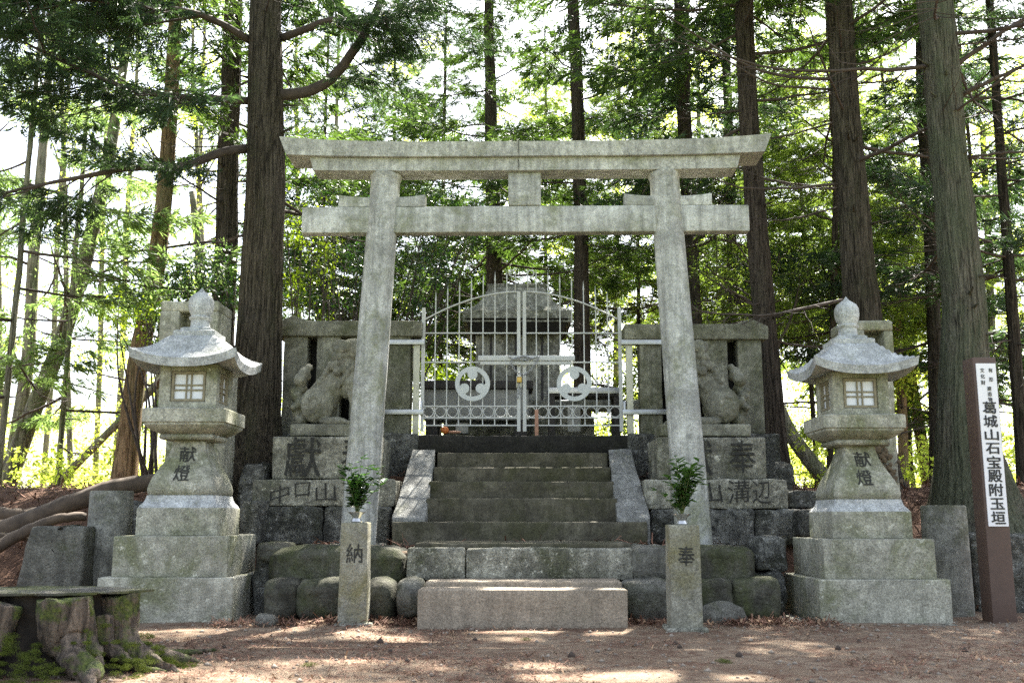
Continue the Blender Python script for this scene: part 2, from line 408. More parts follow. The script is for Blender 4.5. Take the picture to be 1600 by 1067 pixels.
# ------------------------------------------------------------------ ground
def sstep(a, b, x): t = np.clip((x - a) / (b - a), 0, 1); return t * t * (3 - 2 * t)
def height(x, y):
    x = np.asarray(x, float); y = np.asarray(y, float)
    p = np.stack([x, y, np.zeros_like(x)], -1).reshape(-1, 3)
    micro = (fbm(p * 1.3, 5, 4) * .10 + fbm(p * 7, 9, 3) * .03).reshape(x.shape)
    mid = sstep(-2.62, -2.3, x) * (1 - sstep(2.42, 2.72, x))
    bank = sstep(11.15, 14.2, y) * 1.42 + sstep(20, 34, y) * .35
    terr = sstep(10.72, 10.86, y) * .66 + sstep(12.3, 13.6, y) * .86 + sstep(20, 34, y) * .3
    left = -.18 * sstep(-4.6, -6.5, x) * 0
    far = -2.5 * sstep(40, 110, y)
    return mid * terr + (1 - mid) * bank + micro * (.55 + .8 * sstep(11, 12, y)) + far - .01
def axis_(pts):
    out = []
    for a, b, d in pts: out.append(np.arange(a, b, d))
    return np.unique(np.concatenate(out))
gx = axis_([(-600, -60, 90), (-60, -8, 2), (-8, -6, .25), (-6, 6, .06), (6, 8, .25), (8, 60, 2), (60, 601, 90)])
gy = axis_([(-300, -20, 40), (-20, 4.5, 1.2), (4.5, 14.5, .06), (14.5, 20, .3), (20, 120, 3), (120, 901, 130)])
G1, G2 = np.meshgrid(gx, gy, indexing='ij')
GZ = height(G1, G2)
idx = np.arange(G1.size).reshape(G1.shape)
gq = np.stack([idx[:-1, :-1], idx[1:, :-1], idx[1:, 1:], idx[:-1, 1:]], -1).reshape(-1, 4)
m, t, b = newmat('forest_ground'); k = NT(t); v = k.coord(rnd=False)
nb = k.noise(v, .55, 6, .6, .4); ng = k.noise(v, 38, 4, .7); nl = k.noise(v, 5, 6, .7, .8); nf = k.noise(v, 110, 2, .7)
c = k.mix(k.ramp(nb, [(.35, 0), (.6, 1)]), (.165, .118, .078), (.25, .19, .132))
c = k.mix(k.ramp(nl, [(.46, 0), (.60, .85)]), c, (.105, .054, .034))
c = k.mix(k.ramp(ng, [(.35, .75), (.5, 0)]), c, (.12, .075, .05))
c = k.mix(k.ramp(nf, [(.58, 0), (.72, .6)]), c, (.5, .45, .38))
sp = k.n('SeparateXYZ'); k.l(v, sp.inputs[0])
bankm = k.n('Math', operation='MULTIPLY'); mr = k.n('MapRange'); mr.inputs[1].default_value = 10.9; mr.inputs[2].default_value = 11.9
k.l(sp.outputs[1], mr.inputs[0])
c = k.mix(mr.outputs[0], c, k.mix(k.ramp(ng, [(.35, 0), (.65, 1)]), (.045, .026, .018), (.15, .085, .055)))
bounce_green = k.n('MapRange'); bounce_green.inputs[1].default_value = 4.2; bounce_green.inputs[2].default_value = 1.5; k.l(sp.outputs[1], bounce_green.inputs[0])  # unseen ground behind the camera, greened to temper its reddish bounce light
c = k.mix(bounce_green.outputs[0], c, k.mix(k.ramp(nl, [(.35, 0), (.65, 1)]), (.075, .10, .04), (.15, .17, .08)))
k.l(c, b.inputs['Base Color']); b.inputs['Roughness'].default_value = .95; b.inputs['Specular IOR Level'].default_value = .15
h = k.bump(ng, .7, .02); h = k.bump(nf, .6, .008, h); k.l(h, b.inputs['Normal'])
M_ground = m
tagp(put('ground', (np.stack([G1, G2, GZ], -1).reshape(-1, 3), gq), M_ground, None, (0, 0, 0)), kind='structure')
def hz(x, y): return float(height(np.array([x]), np.array([y]))[0])

# litter: fallen cedar twigs and needles, pebbles
def flakes(n, seed, xr, yr, lmin, lmax, wmin, wmax, dens=None, lift=.008, tilt=.25):
    r = rng_(seed); x = r.uniform(*xr, n * 2); y = r.uniform(*yr, n * 2)
    if dens is not None:
        keep = r.random(n * 2) < dens(x, y); x, y = x[keep], y[keep]
    x, y = x[:n], y[:n]; n = len(x)
    a = r.uniform(0, 2 * math.pi, n); L = r.uniform(lmin, lmax, n); W = r.uniform(wmin, wmax, n)
    z = height(x, y) + r.uniform(.002, lift, n)
    d = np.c_[np.cos(a), np.sin(a), r.normal(0, tilt, n)] * L[:, None] / 2; s = np.c_[-np.sin(a), np.cos(a), r.normal(0, .3, n)] * W[:, None] / 2
    c0 = np.c_[x, y, z + np.abs(d[:, 2]) * .6]; bow = np.c_[-np.sin(a), np.cos(a), np.zeros(n)] * (r.normal(0, .18, n) * L)[:, None]
    V = np.stack([c0 - d - s, c0 - d + s, c0 + bow + s, c0 + d + s * .3, c0 + d - s * .3, c0 + bow - s], 1).reshape(-1, 3)
    i = np.arange(n)[:, None] * 6
    return V, np.concatenate([i + np.array([[0, 1, 2, 5]]), i + np.array([[5, 2, 3, 4]])])
def litter_d(x, y):
    p = np.c_[x, y, np.zeros_like(x)]
    return np.clip((fbm(p * 1.1, 77, 4) + .10 + .10 * np.clip(-x - .8, 0, 1.2)) * 4, .04, 1)
M_lit = plain('dry_cedar_twigs', (.155, .075, .046), .9, 0, .55, 3)
M_lit2 = plain('pale_dry_leaves', (.30, .19, .11), .9, 0, .5, 3)
M_peb = plain('pebbles', (.23, .195, .155), .9, 0, .45, 4, .003)
tagp(put('fallen_twigs', flakes(26000, 3, (-6.5, 7), (5.6, 10.6), .02, .085, .003, .007, litter_d, .016), M_lit, None, (0, 0, 0)), kind='stuff')
tagp(put('fallen_leaves', flakes(5000, 4, (-6.5, 7), (5.6, 10.6), .01, .035, .006, .015, litter_d, .012, .5), M_lit2, None, (0, 0, 0)), kind='stuff')
tagp(put('bank_litter', flakes(9000, 6, (-9, 9), (11.2, 17), .05, .22, .008, .02, None, .05, .4), M_lit, None, (0, 0, 0)), kind='stuff')
def drift_d(x, y): return np.exp(-((y - 10.02 + .05 * np.abs(x)) / .16) ** 2) * np.clip(.55 + 2.5 * fbm(np.c_[x, y, 0 * x] * 1.7, 41, 3), .02, 1)
tagp(put('drifted_litter', flakes(9000, 14, (-2.9, 3.1), (9.4, 10.4), .025, .10, .004, .012, drift_d, .045, .5), M_lit, None, (0, 0, 0)), kind='stuff')
tagp(put('drifted_leaves', flakes(2500, 15, (-2.9, 3.1), (9.4, 10.4), .02, .05, .010, .022, drift_d, .05, .6), M_lit2, None, (0, 0, 0)), kind='stuff')
def pebbles(n, seed, dens):
    r = rng_(seed); x = r.uniform(-6, 6.5, n * 3); y = r.uniform(5.8, 10.7, n * 3); kp = r.random(n * 3) < dens(x, y); x, y = x[kp][:n], y[kp][:n]; n = len(x)
    s = .005 + .022 * r.random(n) ** 4; O = np.array([(1, 0, 0), (0, 1, 0), (-1, 0, 0), (0, -1, 0), (0, 0, .7), (0, 0, -.7)])
    V = (np.c_[x, y, height(x, y) + s * .2][:, None] + O[None] * s[:, None, None] * r.uniform(.6, 1.3, (n, 6, 1))).reshape(-1, 3)
    T = np.array([(0, 1, 4), (1, 2, 4), (2, 3, 4), (3, 0, 4), (1, 0, 5), (2, 1, 5), (3, 2, 5), (0, 3, 5)])
    return V, (np.arange(n)[:, None, None] * 6 + T[None]).reshape(-1, 3)
def peb_d(x, y): return .25 + .75 * np.exp(-((x - 3.9) / 1.3) ** 2 - ((y - 9.9) / .35) ** 2) + .6 * np.exp(-((x + 2.6) / .5) ** 2 - ((y - 10.2) / .3) ** 2)
tagp(put('pebbles', pebbles(3800, 8, peb_d), M_peb, None, (0, 0, 0)), kind='stuff')

# ------------------------------------------------------------------ torii
TX, TY, TZ = .152, 11.6, .66
tor = thing('torii', 'tall pale granite torii gateway standing astride the stone stairs', 'torii', (TX, TY, TZ))
def pillar(sx):
    xb, xt, H = sx * 1.905, sx * 1.672, 5.06 - TZ
    z = np.concatenate([[-.08], np.linspace(0, H - .10, 24), [H - .07, H - .045, H]])
    rr = .205 + (.175 - .205) * np.clip(z / H, 0, 1); rr[-3:] = (.179, .19, .192)
    path = np.c_[xb + (xt - xb) * z / H, np.zeros_like(z), z]
    V, Fl = tube(path, rr, 40); V = V + .006 * nvec(V * 3.5, 3 + sx, 3); return V, Fl
put('pillar', pillar(-1), M_torii, tor, local=True, sharp=50); put('pillar', pillar(1), M_torii, tor, local=True, sharp=50)
def lintel(half_b, half_t, zb, zt, yb, yt, rise_b, rise_t, ridge=0, n=80):
    V = []
    t = np.linspace(-1, 1, n)
    for s in t:
        lift = abs(s) ** 4
        zb_, zt_ = zb + rise_b * lift, zt + rise_t * lift
        xb, xt = s * half_b, s * half_t
        V += [(xb, -yb, zb_), (xb, yb, zb_), (xt, yt, zt_), (xt, 0, zt_ + ridge), (xt, -yt, zt_)]
    V = np.array(V); idx = np.arange(n * 5).reshape(n, 5); nx = np.roll(idx, -1, 1)
    Fl = [tuple(f) for f in np.stack([idx[:-1], idx[1:], nx[1:], nx[:-1]], -1).reshape(-1, 4)] + [tuple(idx[0]), tuple(idx[-1][::-1])]
    V = V + .006 * nvec(V * 4, 41, 3)
    return V, Fl
z0 = -TZ
ks = put('kasagi', lintel(2.835, 2.915, 5.212 + z0, 5.382 + z0, .245, .275, .035, .078, .03), M_torii, tor, local=True, sharp=25)
put('shimaki', lintel(2.52, 2.56, 5.06 + z0, 5.209 + z0, .17, .185, .016, .02), M_torii, tor, local=True, sharp=25)
put('joint', join(bar(-.075, -.069, -.282, -.274, 5.215 + z0, 5.38 + z0), bar(-.075, -.069, -.193, -.18, 5.065 + z0, 5.2 + z0)), M_ink2, tor, local=True, smooth=False)
V, Fq = rbox(-2.655, 2.655, -.085, .085, 4.325 + z0, 4.645 + z0, r=.012, cell=.2, amp=.006, freq=4, seed=8); put('nuki', (V, Fq), M_torii, tor, local=True)
put('gakuzuka', rbox(-.195, .195, -.10, .10, 4.648 + z0, 5.058 + z0, r=.012, amp=.004, seed=4), M_torii, tor, local=True)
for sx in (-1, 1):
    xc = sx * 1.705
    def wedge(xc=xc):
        V, Fq = rbox(xc - .52, xc + .52, -.075, .075, 4.648 + z0, 4.765 + z0, r=.01, cell=.06)
        V[:, 2] += .035 * np.clip((V[:, 2] - 4.66 - z0) / .1, 0, 1) * np.abs((V[:, 0] - xc) / .52) ** 3
        return V, Fq
    put('wedge', wedge(), M_torii, tor, local=True)
tor.rotation_euler.z = R(-1.0)
for u, lab in ((556, 'flat grey foot stone under the left torii pillar'), (1085, 'flat grey foot stone under the right torii pillar')):
    p = P(u, 850, 11.6)
    solo('foot_stone', rbox(p[0] - .33, p[0] + .33, 11.3, 11.95, .6, .70, r=.03, amp=.02, freq=5, seed=u, cell=.08), M_boulder2, (p[0], 11.6, .6), lab, 'foot stone', 'foot stones of the torii')

# ------------------------------------------------------------------ stairs and retaining stones
st = thing('stone_stairs', 'dark worn stone stairs with sloping cheek stones below the metal gate', 'stairs', (.1, 11.9, .66))
steps = [(612, 1012, 815, 848, 11.9, .55), (665, 965, 778, 815, 12.3, .5), (670, 960, 752, 779, 12.7, .5), (677, 955, 730, 753, 13.1, .5), (683, 950, 707, 731, 13.5, .5)]
for i, (u0, u1, v0, v1, D, dep) in enumerate(steps):
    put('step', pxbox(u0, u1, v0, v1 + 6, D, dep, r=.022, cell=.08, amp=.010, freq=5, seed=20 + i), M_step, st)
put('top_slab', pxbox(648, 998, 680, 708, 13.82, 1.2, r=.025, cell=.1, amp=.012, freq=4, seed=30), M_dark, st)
def cheek(ub0, ub1, ut0, ut1, seed):
    b0, b1 = P(ub0, 806, 11.98), P(ub1, 806, 11.98); t0, t1 = P(ut0, 701, 13.62), P(ut1, 701, 13.62)
    x0b, x1b, x0t, x1t = b0[0], b1[0], t0[0], t1[0]
    V, Fq = rbox(0, 1, 0, 1, 0, 1, r=.03, cell=.07)
    y = 11.98 + 1.64 * V[:, 1]
    x = (x0b + (x1b - x0b) * V[:, 0]) * (1 - V[:, 1]) + (x0t + (x1t - x0t) * V[:, 0]) * V[:, 1]
    z = b0[2] - .02 + (t0[2] - b0[2] + .02) * V[:, 1] - .34 * (1 - V[:, 2])
    V = np.c_[x, y, z]; return V + .014 * 2 * nvec(V * 5, seed, 3), Fq
put('cheek_stone', cheek(613, 665, 645, 681, 5), M_cheek, st); put('cheek_stone', cheek(965, 1016, 950, 985, 6), M_cheek, st)
def block(name, u0, u1, v0, v1, D, dep, mat, label, cat='stone block', group=None, r=.03, amp=.012, freq=5, seed=1, cell=.09, taper=0, down=0):
    a, b = P(u0, (v0 + v1) / 2, D), P(u1, (v0 + v1) / 2, D); za, zb = P(0, v1, D)[2] - down, P(0, v0, D)[2]
    return solo(name, rbox(a[0], b[0], D, D + dep, za, zb, r=r, cell=cell, amp=amp, freq=freq, seed=seed, taper=taper), mat, ((a[0] + b[0]) / 2, D + dep / 2, za), label, cat, group)
block('landing_slab', 648, 986, 848, 857, 10.68, 1.25, M_step, 'thin worn slab on top of the middle kerb row before the stairs', 'slab', r=.02, amp=.012, seed=3)
block('kerb_block', 635, 727, 856, 906, 10.55, .7, M_ped, 'short speckled kerb block of the middle row, left of its joint', 'kerb block', 'middle kerb row', r=.035, amp=.02, seed=4)
block('kerb_block', 728, 990, 856, 906, 10.55, .7, M_ped, 'long speckled kerb block of the middle row, right of its joint', 'kerb block', 'middle kerb row', r=.035, amp=.02, seed=9)
block('back_slab', 664, 972, 908, 925, 10.05, .5, M_kerb, 'low worn slab just behind the smooth front step', 'slab', r=.02, amp=.008, seed=6, down=.2)
block('front_step', 652, 981, 921, 980, 9.62, .42, M_kerb, 'smooth beige stone step in front of everything at ground level', 'step', r=.012, amp=.004, seed=7, down=.05)
def boulder(u0, u1, v0, v1, D, dep, mat, label, seed, sq=.55, amp=.05, down=.05, group='rounded stones of the low terrace wall', cat='boulder', name='boulder'):
    a, b = P(u0, v1, D), P(u1, v0, D); lo = np.array((a[0], D, a[2] - down)); hi = np.array((b[0], D + dep, b[2]))
    e = hi - lo; V, Fq = rbox(0, 1, 0, 1, 0, 1, r=.42 * sq, cell=.05)
    V = lo + V * e; V = V + amp * 2.2 * nvec(V * 3.2, seed, 4) + amp * 1.5 * nvec(V * 8, seed + 5, 4)
    c = (lo + hi) / 2
    return solo(name, (V, Fq), mat, (c[0], c[1], lo[2]), label, cat, group)
boulder(412, 632, 853, 912, 10.5, .9, M_boulder, 'long mossy boulder in the upper course left of the kerb row', 11, .6, .04)
boulder(395, 450, 846, 872, 10.75, .6, M_boulder, 'small flat mossy stone wedged behind the left lantern', 12, .7, .03)
boulder(404, 464, 904, 966, 10.2, .6, M_boulder, 'round dark mossy stone touching the left lantern base', 13, .75, .03)
boulder(457, 562, 903, 968, 10.15, .7, M_boulder, 'wide mossy stone behind the left offering post', 14, .6, .035)
boulder(562, 616, 904, 966, 10.05, .6, M_boulder, 'mossy stone just right of the left offering post', 15, .8, .025)
boulder(614, 662, 900, 962, 9.95, .5, M_boulder2, 'smooth round grey stone touching the front step', 16, 1., .025)
boulder(985, 1052, 853, 908, 10.5, .8, M_boulder2, 'mossy rounded stone at the right end of the kerb row', 17, .6, .035)
boulder(1046, 1186, 854, 908, 10.5, .9, M_boulder, 'long dark mossy boulder in the upper course right of the kerb row', 18, .5, .03)
boulder(976, 1058, 907, 966, 10.1, .7, M_boulder2, 'brown stone beside the right end of the front step', 19, .6, .04)
boulder(1056, 1150, 906, 964, 10.2, .7, M_boulder, 'dark squared stone behind the right offering post', 20, .4, .035)
boulder(1148, 1222, 903, 962, 10.25, .7, M_boulder, 'dark squared stone touching the right lantern base', 21, .4, .03)
boulder(1098, 1172, 944, 975, 9.95, .35, M_boulder2, 'low grey rock half sunk in the ground before the dark stones', 22, .9, .05, .1)
boulder(395, 428, 958, 975, 9.75, .25, M_boulder2, 'small pale rock on the ground by the left lantern', 23, .9, .03, .05, None)

# ------------------------------------------------------------------ pedestals, fences, lions
def pedestal(side, spec, label):
    t3, t2, t1 = spec
    c = P((t3[0] + t3[1]) / 2, 850, 12.3)
    t = thing('pedestal', label, 'pedestal', (c[0], 12.8, .6), 'carved pedestals of the guardian lions')
    put('upper_block', pxbox(*t3, 12.6, .95, r=.02, cell=.08, amp=.008, seed=50 + side), M_ped, t)
    put('middle_block', pxbox(*t2, 12.42, 1.25, r=.025, cell=.08, amp=.014, seed=53 + side), M_ped, t)
    for i, q in enumerate(t1): put('base_block', pxbox(*q, 12.36, 1.2, r=.04, cell=.05, amp=.028, freq=8, seed=56 + side + i), M_rough, t)
    return t
pedL = pedestal(0, ((425, 596, 682, 748), (393, 617, 748.5, 791), [(384, 503.5, 791.5, 852), (504.5, 610, 791.5, 852)]), 'stone lion pedestal left of the stairs with large carved characters')
pedR = pedestal(9, ((1028, 1197, 683, 748), (1008, 1231, 748.5, 795), [(1018, 1180.5, 795.5, 852), (1181.5, 1251, 795.5, 852)]), 'stone lion pedestal right of the stairs with large carved characters')
def chars_on(parent, txt, px, D, mat, name='lettering', bold=.0, brush=0, seed=1, shear=0):
    cells = []
    for (uc, vc, wpx, hpx) in px:
        p = P(uc, vc, D); s = D / F
        cells.append((p[0], p[2], wpx * s, hpx * s))
    V, Fl = glyphs(txt, cells, bold, shear=shear); V[:, 1] += D
    if brush: V, Fl = brushy((V, Fl), seed, brush)
    return put(name, (V, Fl), mat, parent, smooth=False)
chars_on(pedL, '獻奉', [(473, 714, 56, 62), (558, 712, 50, 60)], 12.575, M_ink2, brush=.008, bold=.004, seed=3)
chars_on(pedR, '奉獻', [(1160, 713, 42, 50), (1085, 714, 56, 58)], 12.575, M_ink2, brush=.008, bold=.004, seed=4)
chars_on(pedL, '中口山', [(437, 772, 30, 26), (473, 768, 24, 22), (510, 769, 30, 26)], 12.385, M_ink2, brush=.05, bold=.0, seed=5, shear=.12)
chars_on(pedR, '山溝辺', [(1112, 772, 34, 30), (1156, 770, 34, 34), (1189, 770, 26, 34)], 12.385, M_ink2, brush=.05, bold=.0, seed=6, shear=.1)

def fence(label, u_out, u_in, posts, vcap, vb, seed):
    D = 14.0; s = 1 if u_in > u_out else -1
    c = P((u_out + u_in) / 2, vb, D)
    t = thing('stone_fence', label, 'stone fence', (c[0], D + .25, c[2]), 'stone fence panels beside the gate')
    v0 = vcap
    poly = [(u_out, v0 + 33), (u_out, v0 + 13), (u_out + s * 27, v0), (u_out + s * 52, v0 + 9), (u_in, v0 + 9), (u_in, v0 + 33)]
    pts = [P(u, v, D - .06)[[0, 2]] for u, v in poly]
    put('cap_stone', prism(pts, D - .06, D + .52, .02), M_fence, t, sharp=35)
    for i, (a, b) in enumerate(posts):
        put('fence_post', pxbox(a, b, v0 + 32, vb + 2, D, .34, r=.022, cell=.1, amp=.008, seed=seed + i), M_fence, t)
    a_, b_ = sorted((u_out + s * 16, posts[-1][0] + 4 if s > 0 else posts[-1][1] - 4))
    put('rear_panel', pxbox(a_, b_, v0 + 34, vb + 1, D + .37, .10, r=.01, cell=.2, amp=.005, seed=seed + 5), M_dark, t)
    lo = min(u_out, u_in) - 12 * 1; hi = max(u_out, u_in)
    put('base_stone', pxbox(min(u_out - s * 20, u_in - s * 6), max(u_out - s * 20, u_in - s * 6), vb, 752, 13.75, 1.0, r=.035, cell=.09, amp=.02, freq=6, seed=seed + 9), M_rough, t)
    return t
fence('weathered stone fence panel with gabled cap behind the left lion', 430, 659, [(441, 478), (493, 530), (546, 583), (601, 641)], 492, 677, 60)
fence('weathered stone fence panel with gabled cap behind the right lion', 1201, 976, [(1155, 1193), (1104, 1139), (1052, 1088), (1001, 1035)], 497, 677, 75)

def lion_vf():
    I = []
    I += capsule((-.27, 0, .28), (.07, 0, .80), .225, .165, 8)
    I += [((-.25, .14, .27), (.215, .125, .245)), ((-.25, -.14, .27), (.215, .125, .245)), ((.13, 0, .60), (.17, .185, .25))]
    for sy in (-1, 1):
        I += capsule((.18, sy * .12, .55), (.30, sy * .13, .07), .095, .072, 8) + [((.37, sy * .13, .05), (.11, .08, .055)), ((-.02, sy * .2, .05), (.19, .08, .06))]
        for q in (-.05, 0, .05): I += [((.455, sy * .13 + q, .04), .033), ((.165, sy * .2 + q, .04), .033)]
        # ears, brow, eye, nostril
        I += [((.06, sy * .185, 1.06), (.115, .045, .055)), ((-.03, sy * .19, 1.02), (.05, .035, .075)), ((.30, sy * .09, 1.08), (.06, .05, .035)), ((.33, sy * .085, 1.03), .035), ((.43, sy * .05, 1.0), .035)]
        # swirl of raised locks on the haunch and along the shoulder
        for k in range(9):
            a_ = k * .62; rr_ = .045 + .014 * k; I.append(((-.25 + rr_ * math.cos(a_), sy * (.255 - .05 * (rr_ / .17) ** 2), .28 + rr_ * math.sin(a_)), .030))
        for k in range(6): I.append(((.02 + .035 * k, sy * (.19 - .005 * k), .52 + .05 * k), (.022, .03, .055)))
        for k in range(7):
            f = k / 6; I.append(((-.05 - .17 * f, sy * .15, .86 - .30 * f), (.05, .05, .035)))
    I += [((.18, 0, 1.0), (.19, .185, .165)), ((.36, 0, .965), (.12, .13, .075)), ((.33, 0, .86), (.11, .115, .042)), ((.40, 0, 1.02), (.05, .09, .035))]
    r = rng_(4)
    for row, (x0, z0_, n_) in enumerate(((.06, .98, 9), (.0, .88, 9), (-.02, .78, 8), (.02, .69, 7))):
        for k in range(n_):
            a = -1.75 + 3.5 * (k + .5 * (row % 2)) / (n_ - .5); I.append(((x0 + .14 * math.cos(a) - .03, .225 * math.sin(a), z0_ + .06 * math.cos(a)), (.048, .048, .058)))
    for k, (x, z, rr) in enumerate([(-.47, .09, .085), (-.53, .19, .075), (-.49, .30, .075), (-.55, .40, .078), (-.51, .51, .080), (-.50, .61, .088), (-.46, .70, .082), (-.41, .785, .05), (-.57, .25, .05), (-.59, .46, .052), (-.43, .66, .05)]):
        I.append(((x, .05 * math.sin(k * 2.1), z), (rr, .095, rr)))
    V, Fl = spheres_blob(I, .0115, 1, 7, .008, 16)
    return V, Fl
LV = lion_vf()
def lion(label, u, s, D=13.05):
    base = P(u, 667, D); t = thing('guardian_lion', label, 'lion statue', (base[0], D, base[2]), 'guardian lion statues')
    o = put('body', LV, M_lion, t, local=True)
    put('plinth', rbox(-.56, .58, -.3, .3, -.14, .012, r=.02, cell=.08, amp=.012, seed=int(u)), M_lion, t, local=True)
    if s < 0: t.scale.x = -1
    return t
lion('carved stone guardian lion seated facing right, behind the left torii pillar', 528, 1)
lion('carved stone guardian lion seated facing left, behind the right torii pillar', 1097, -1)

# rough stones round the pedestals and banks
G_b = 'rough stones of the banks'
boulder(368, 412, 722, 792, 12.5, .8, M_rough, 'rough dark rock pile stone between the big cedar and left pedestal', 31, .6, .07, .1, G_b, 'rock', 'rock')
block('wall_block', 374, 402, 782, 850, 11.9, .7, M_rough, 'rough upright block between the left lantern and its pedestal neighbour', 'stone block', G_b, amp=.03, freq=8, seed=33, cell=.05)
block('wall_block', 196, 217, 784, 850, 11.9, .6, M_rough, 'rough block seen between round pillar and left lantern steps', 'stone block', G_b, amp=.03, freq=8, seed=34, cell=.05)
block('wall_block', 1232, 1284, 767, 794, 12.6, .6, M_rough, 'rough low block right of the carved pedestal, on the upper bank', 'stone block', G_b, amp=.03, freq=8, seed=35, cell=.05)
block('wall_block', 1252, 1300, 796, 838, 12.0, .7, M_rough, 'rough block behind the right lantern, level with the pedestal base', 'stone block', G_b, amp=.03, freq=8, seed=36, cell=.05)
block('wall_block', 1184, 1231, 838, 893, 10.9, .6, M_rough, 'rough dark block beside the right lantern, above the dark squared stones', 'stone block', G_b, amp=.045, freq=7, seed=37, cell=.05, r=.05)
block('wall_block', 1180, 1229, 894, 968, 10.85, .6, M_rough, 'rough dark block low beside the right lantern, under another rough block', 'stone block', G_b, amp=.05, freq=6, seed=137, cell=.06, r=.05)
block('wall_block', 394, 424, 862, 968, 10.8, .5, M_rough, 'rough dark block low between the left lantern base and the mossy boulders', 'stone block', G_b, amp=.05, freq=6, seed=138, cell=.06, r=.05)
block('wall_block', 1522, 1640, 836, 985, 11.2, .8, M_rough, 'rough dark wall stone behind the leaning signpost', 'stone block', G_b, amp=.05, freq=6, seed=38, cell=.06, r=.05)
boulder(1186, 1246, 722, 770, 13.3, .8, M_rough, 'dark rough rock at the foot of the reddish cedar', 39, .6, .05, .1, G_b, 'rock', 'rock')
def slab_l():
    a, b = P(22, 915, 10.7), P(132, 822, 10.7)
    V, Fq = rbox(a[0], b[0], 10.7, 11.3, a[2] - .1, b[2], r=.04, cell=.06, amp=.03, freq=4, seed=44)
    V[:, 0] += .12 * (V[:, 2] - a[2]) / (b[2] - a[2]) * (V[:, 0] < (a[0] + b[0]) / 2)
    return solo('squared_boulder', (V, Fq), M_boulder2, ((a[0] + b[0]) / 2, 11, a[2] - .1), 'dark squared boulder with mossy top left of the round pillar', 'boulder')
slab_l()
for nm, uc, D, vtop, lab in (('l', 163, 11.25, 766, 'short round stone pillar left of the left lantern'), ('r', 1487, 10.85, 789, 'short round stone pillar between right lantern and signpost')):
    top = P(uc, vtop, D - .22); zb = hz(top[0], D - .2) - .1 if nm == 'r' else .1
    V, Fl = lathe([(.235, zb), (.232, (zb + top[2]) / 2), (.228, top[2] - .012), (.216, top[2])], 48, (top[0], D))
    solo('round_pillar', (V + .006 * nvec(V * 5, 3), Fl), M_cyl, (top[0], D, zb), lab, 'stone pillar', 'short round pillars', sharp=50)

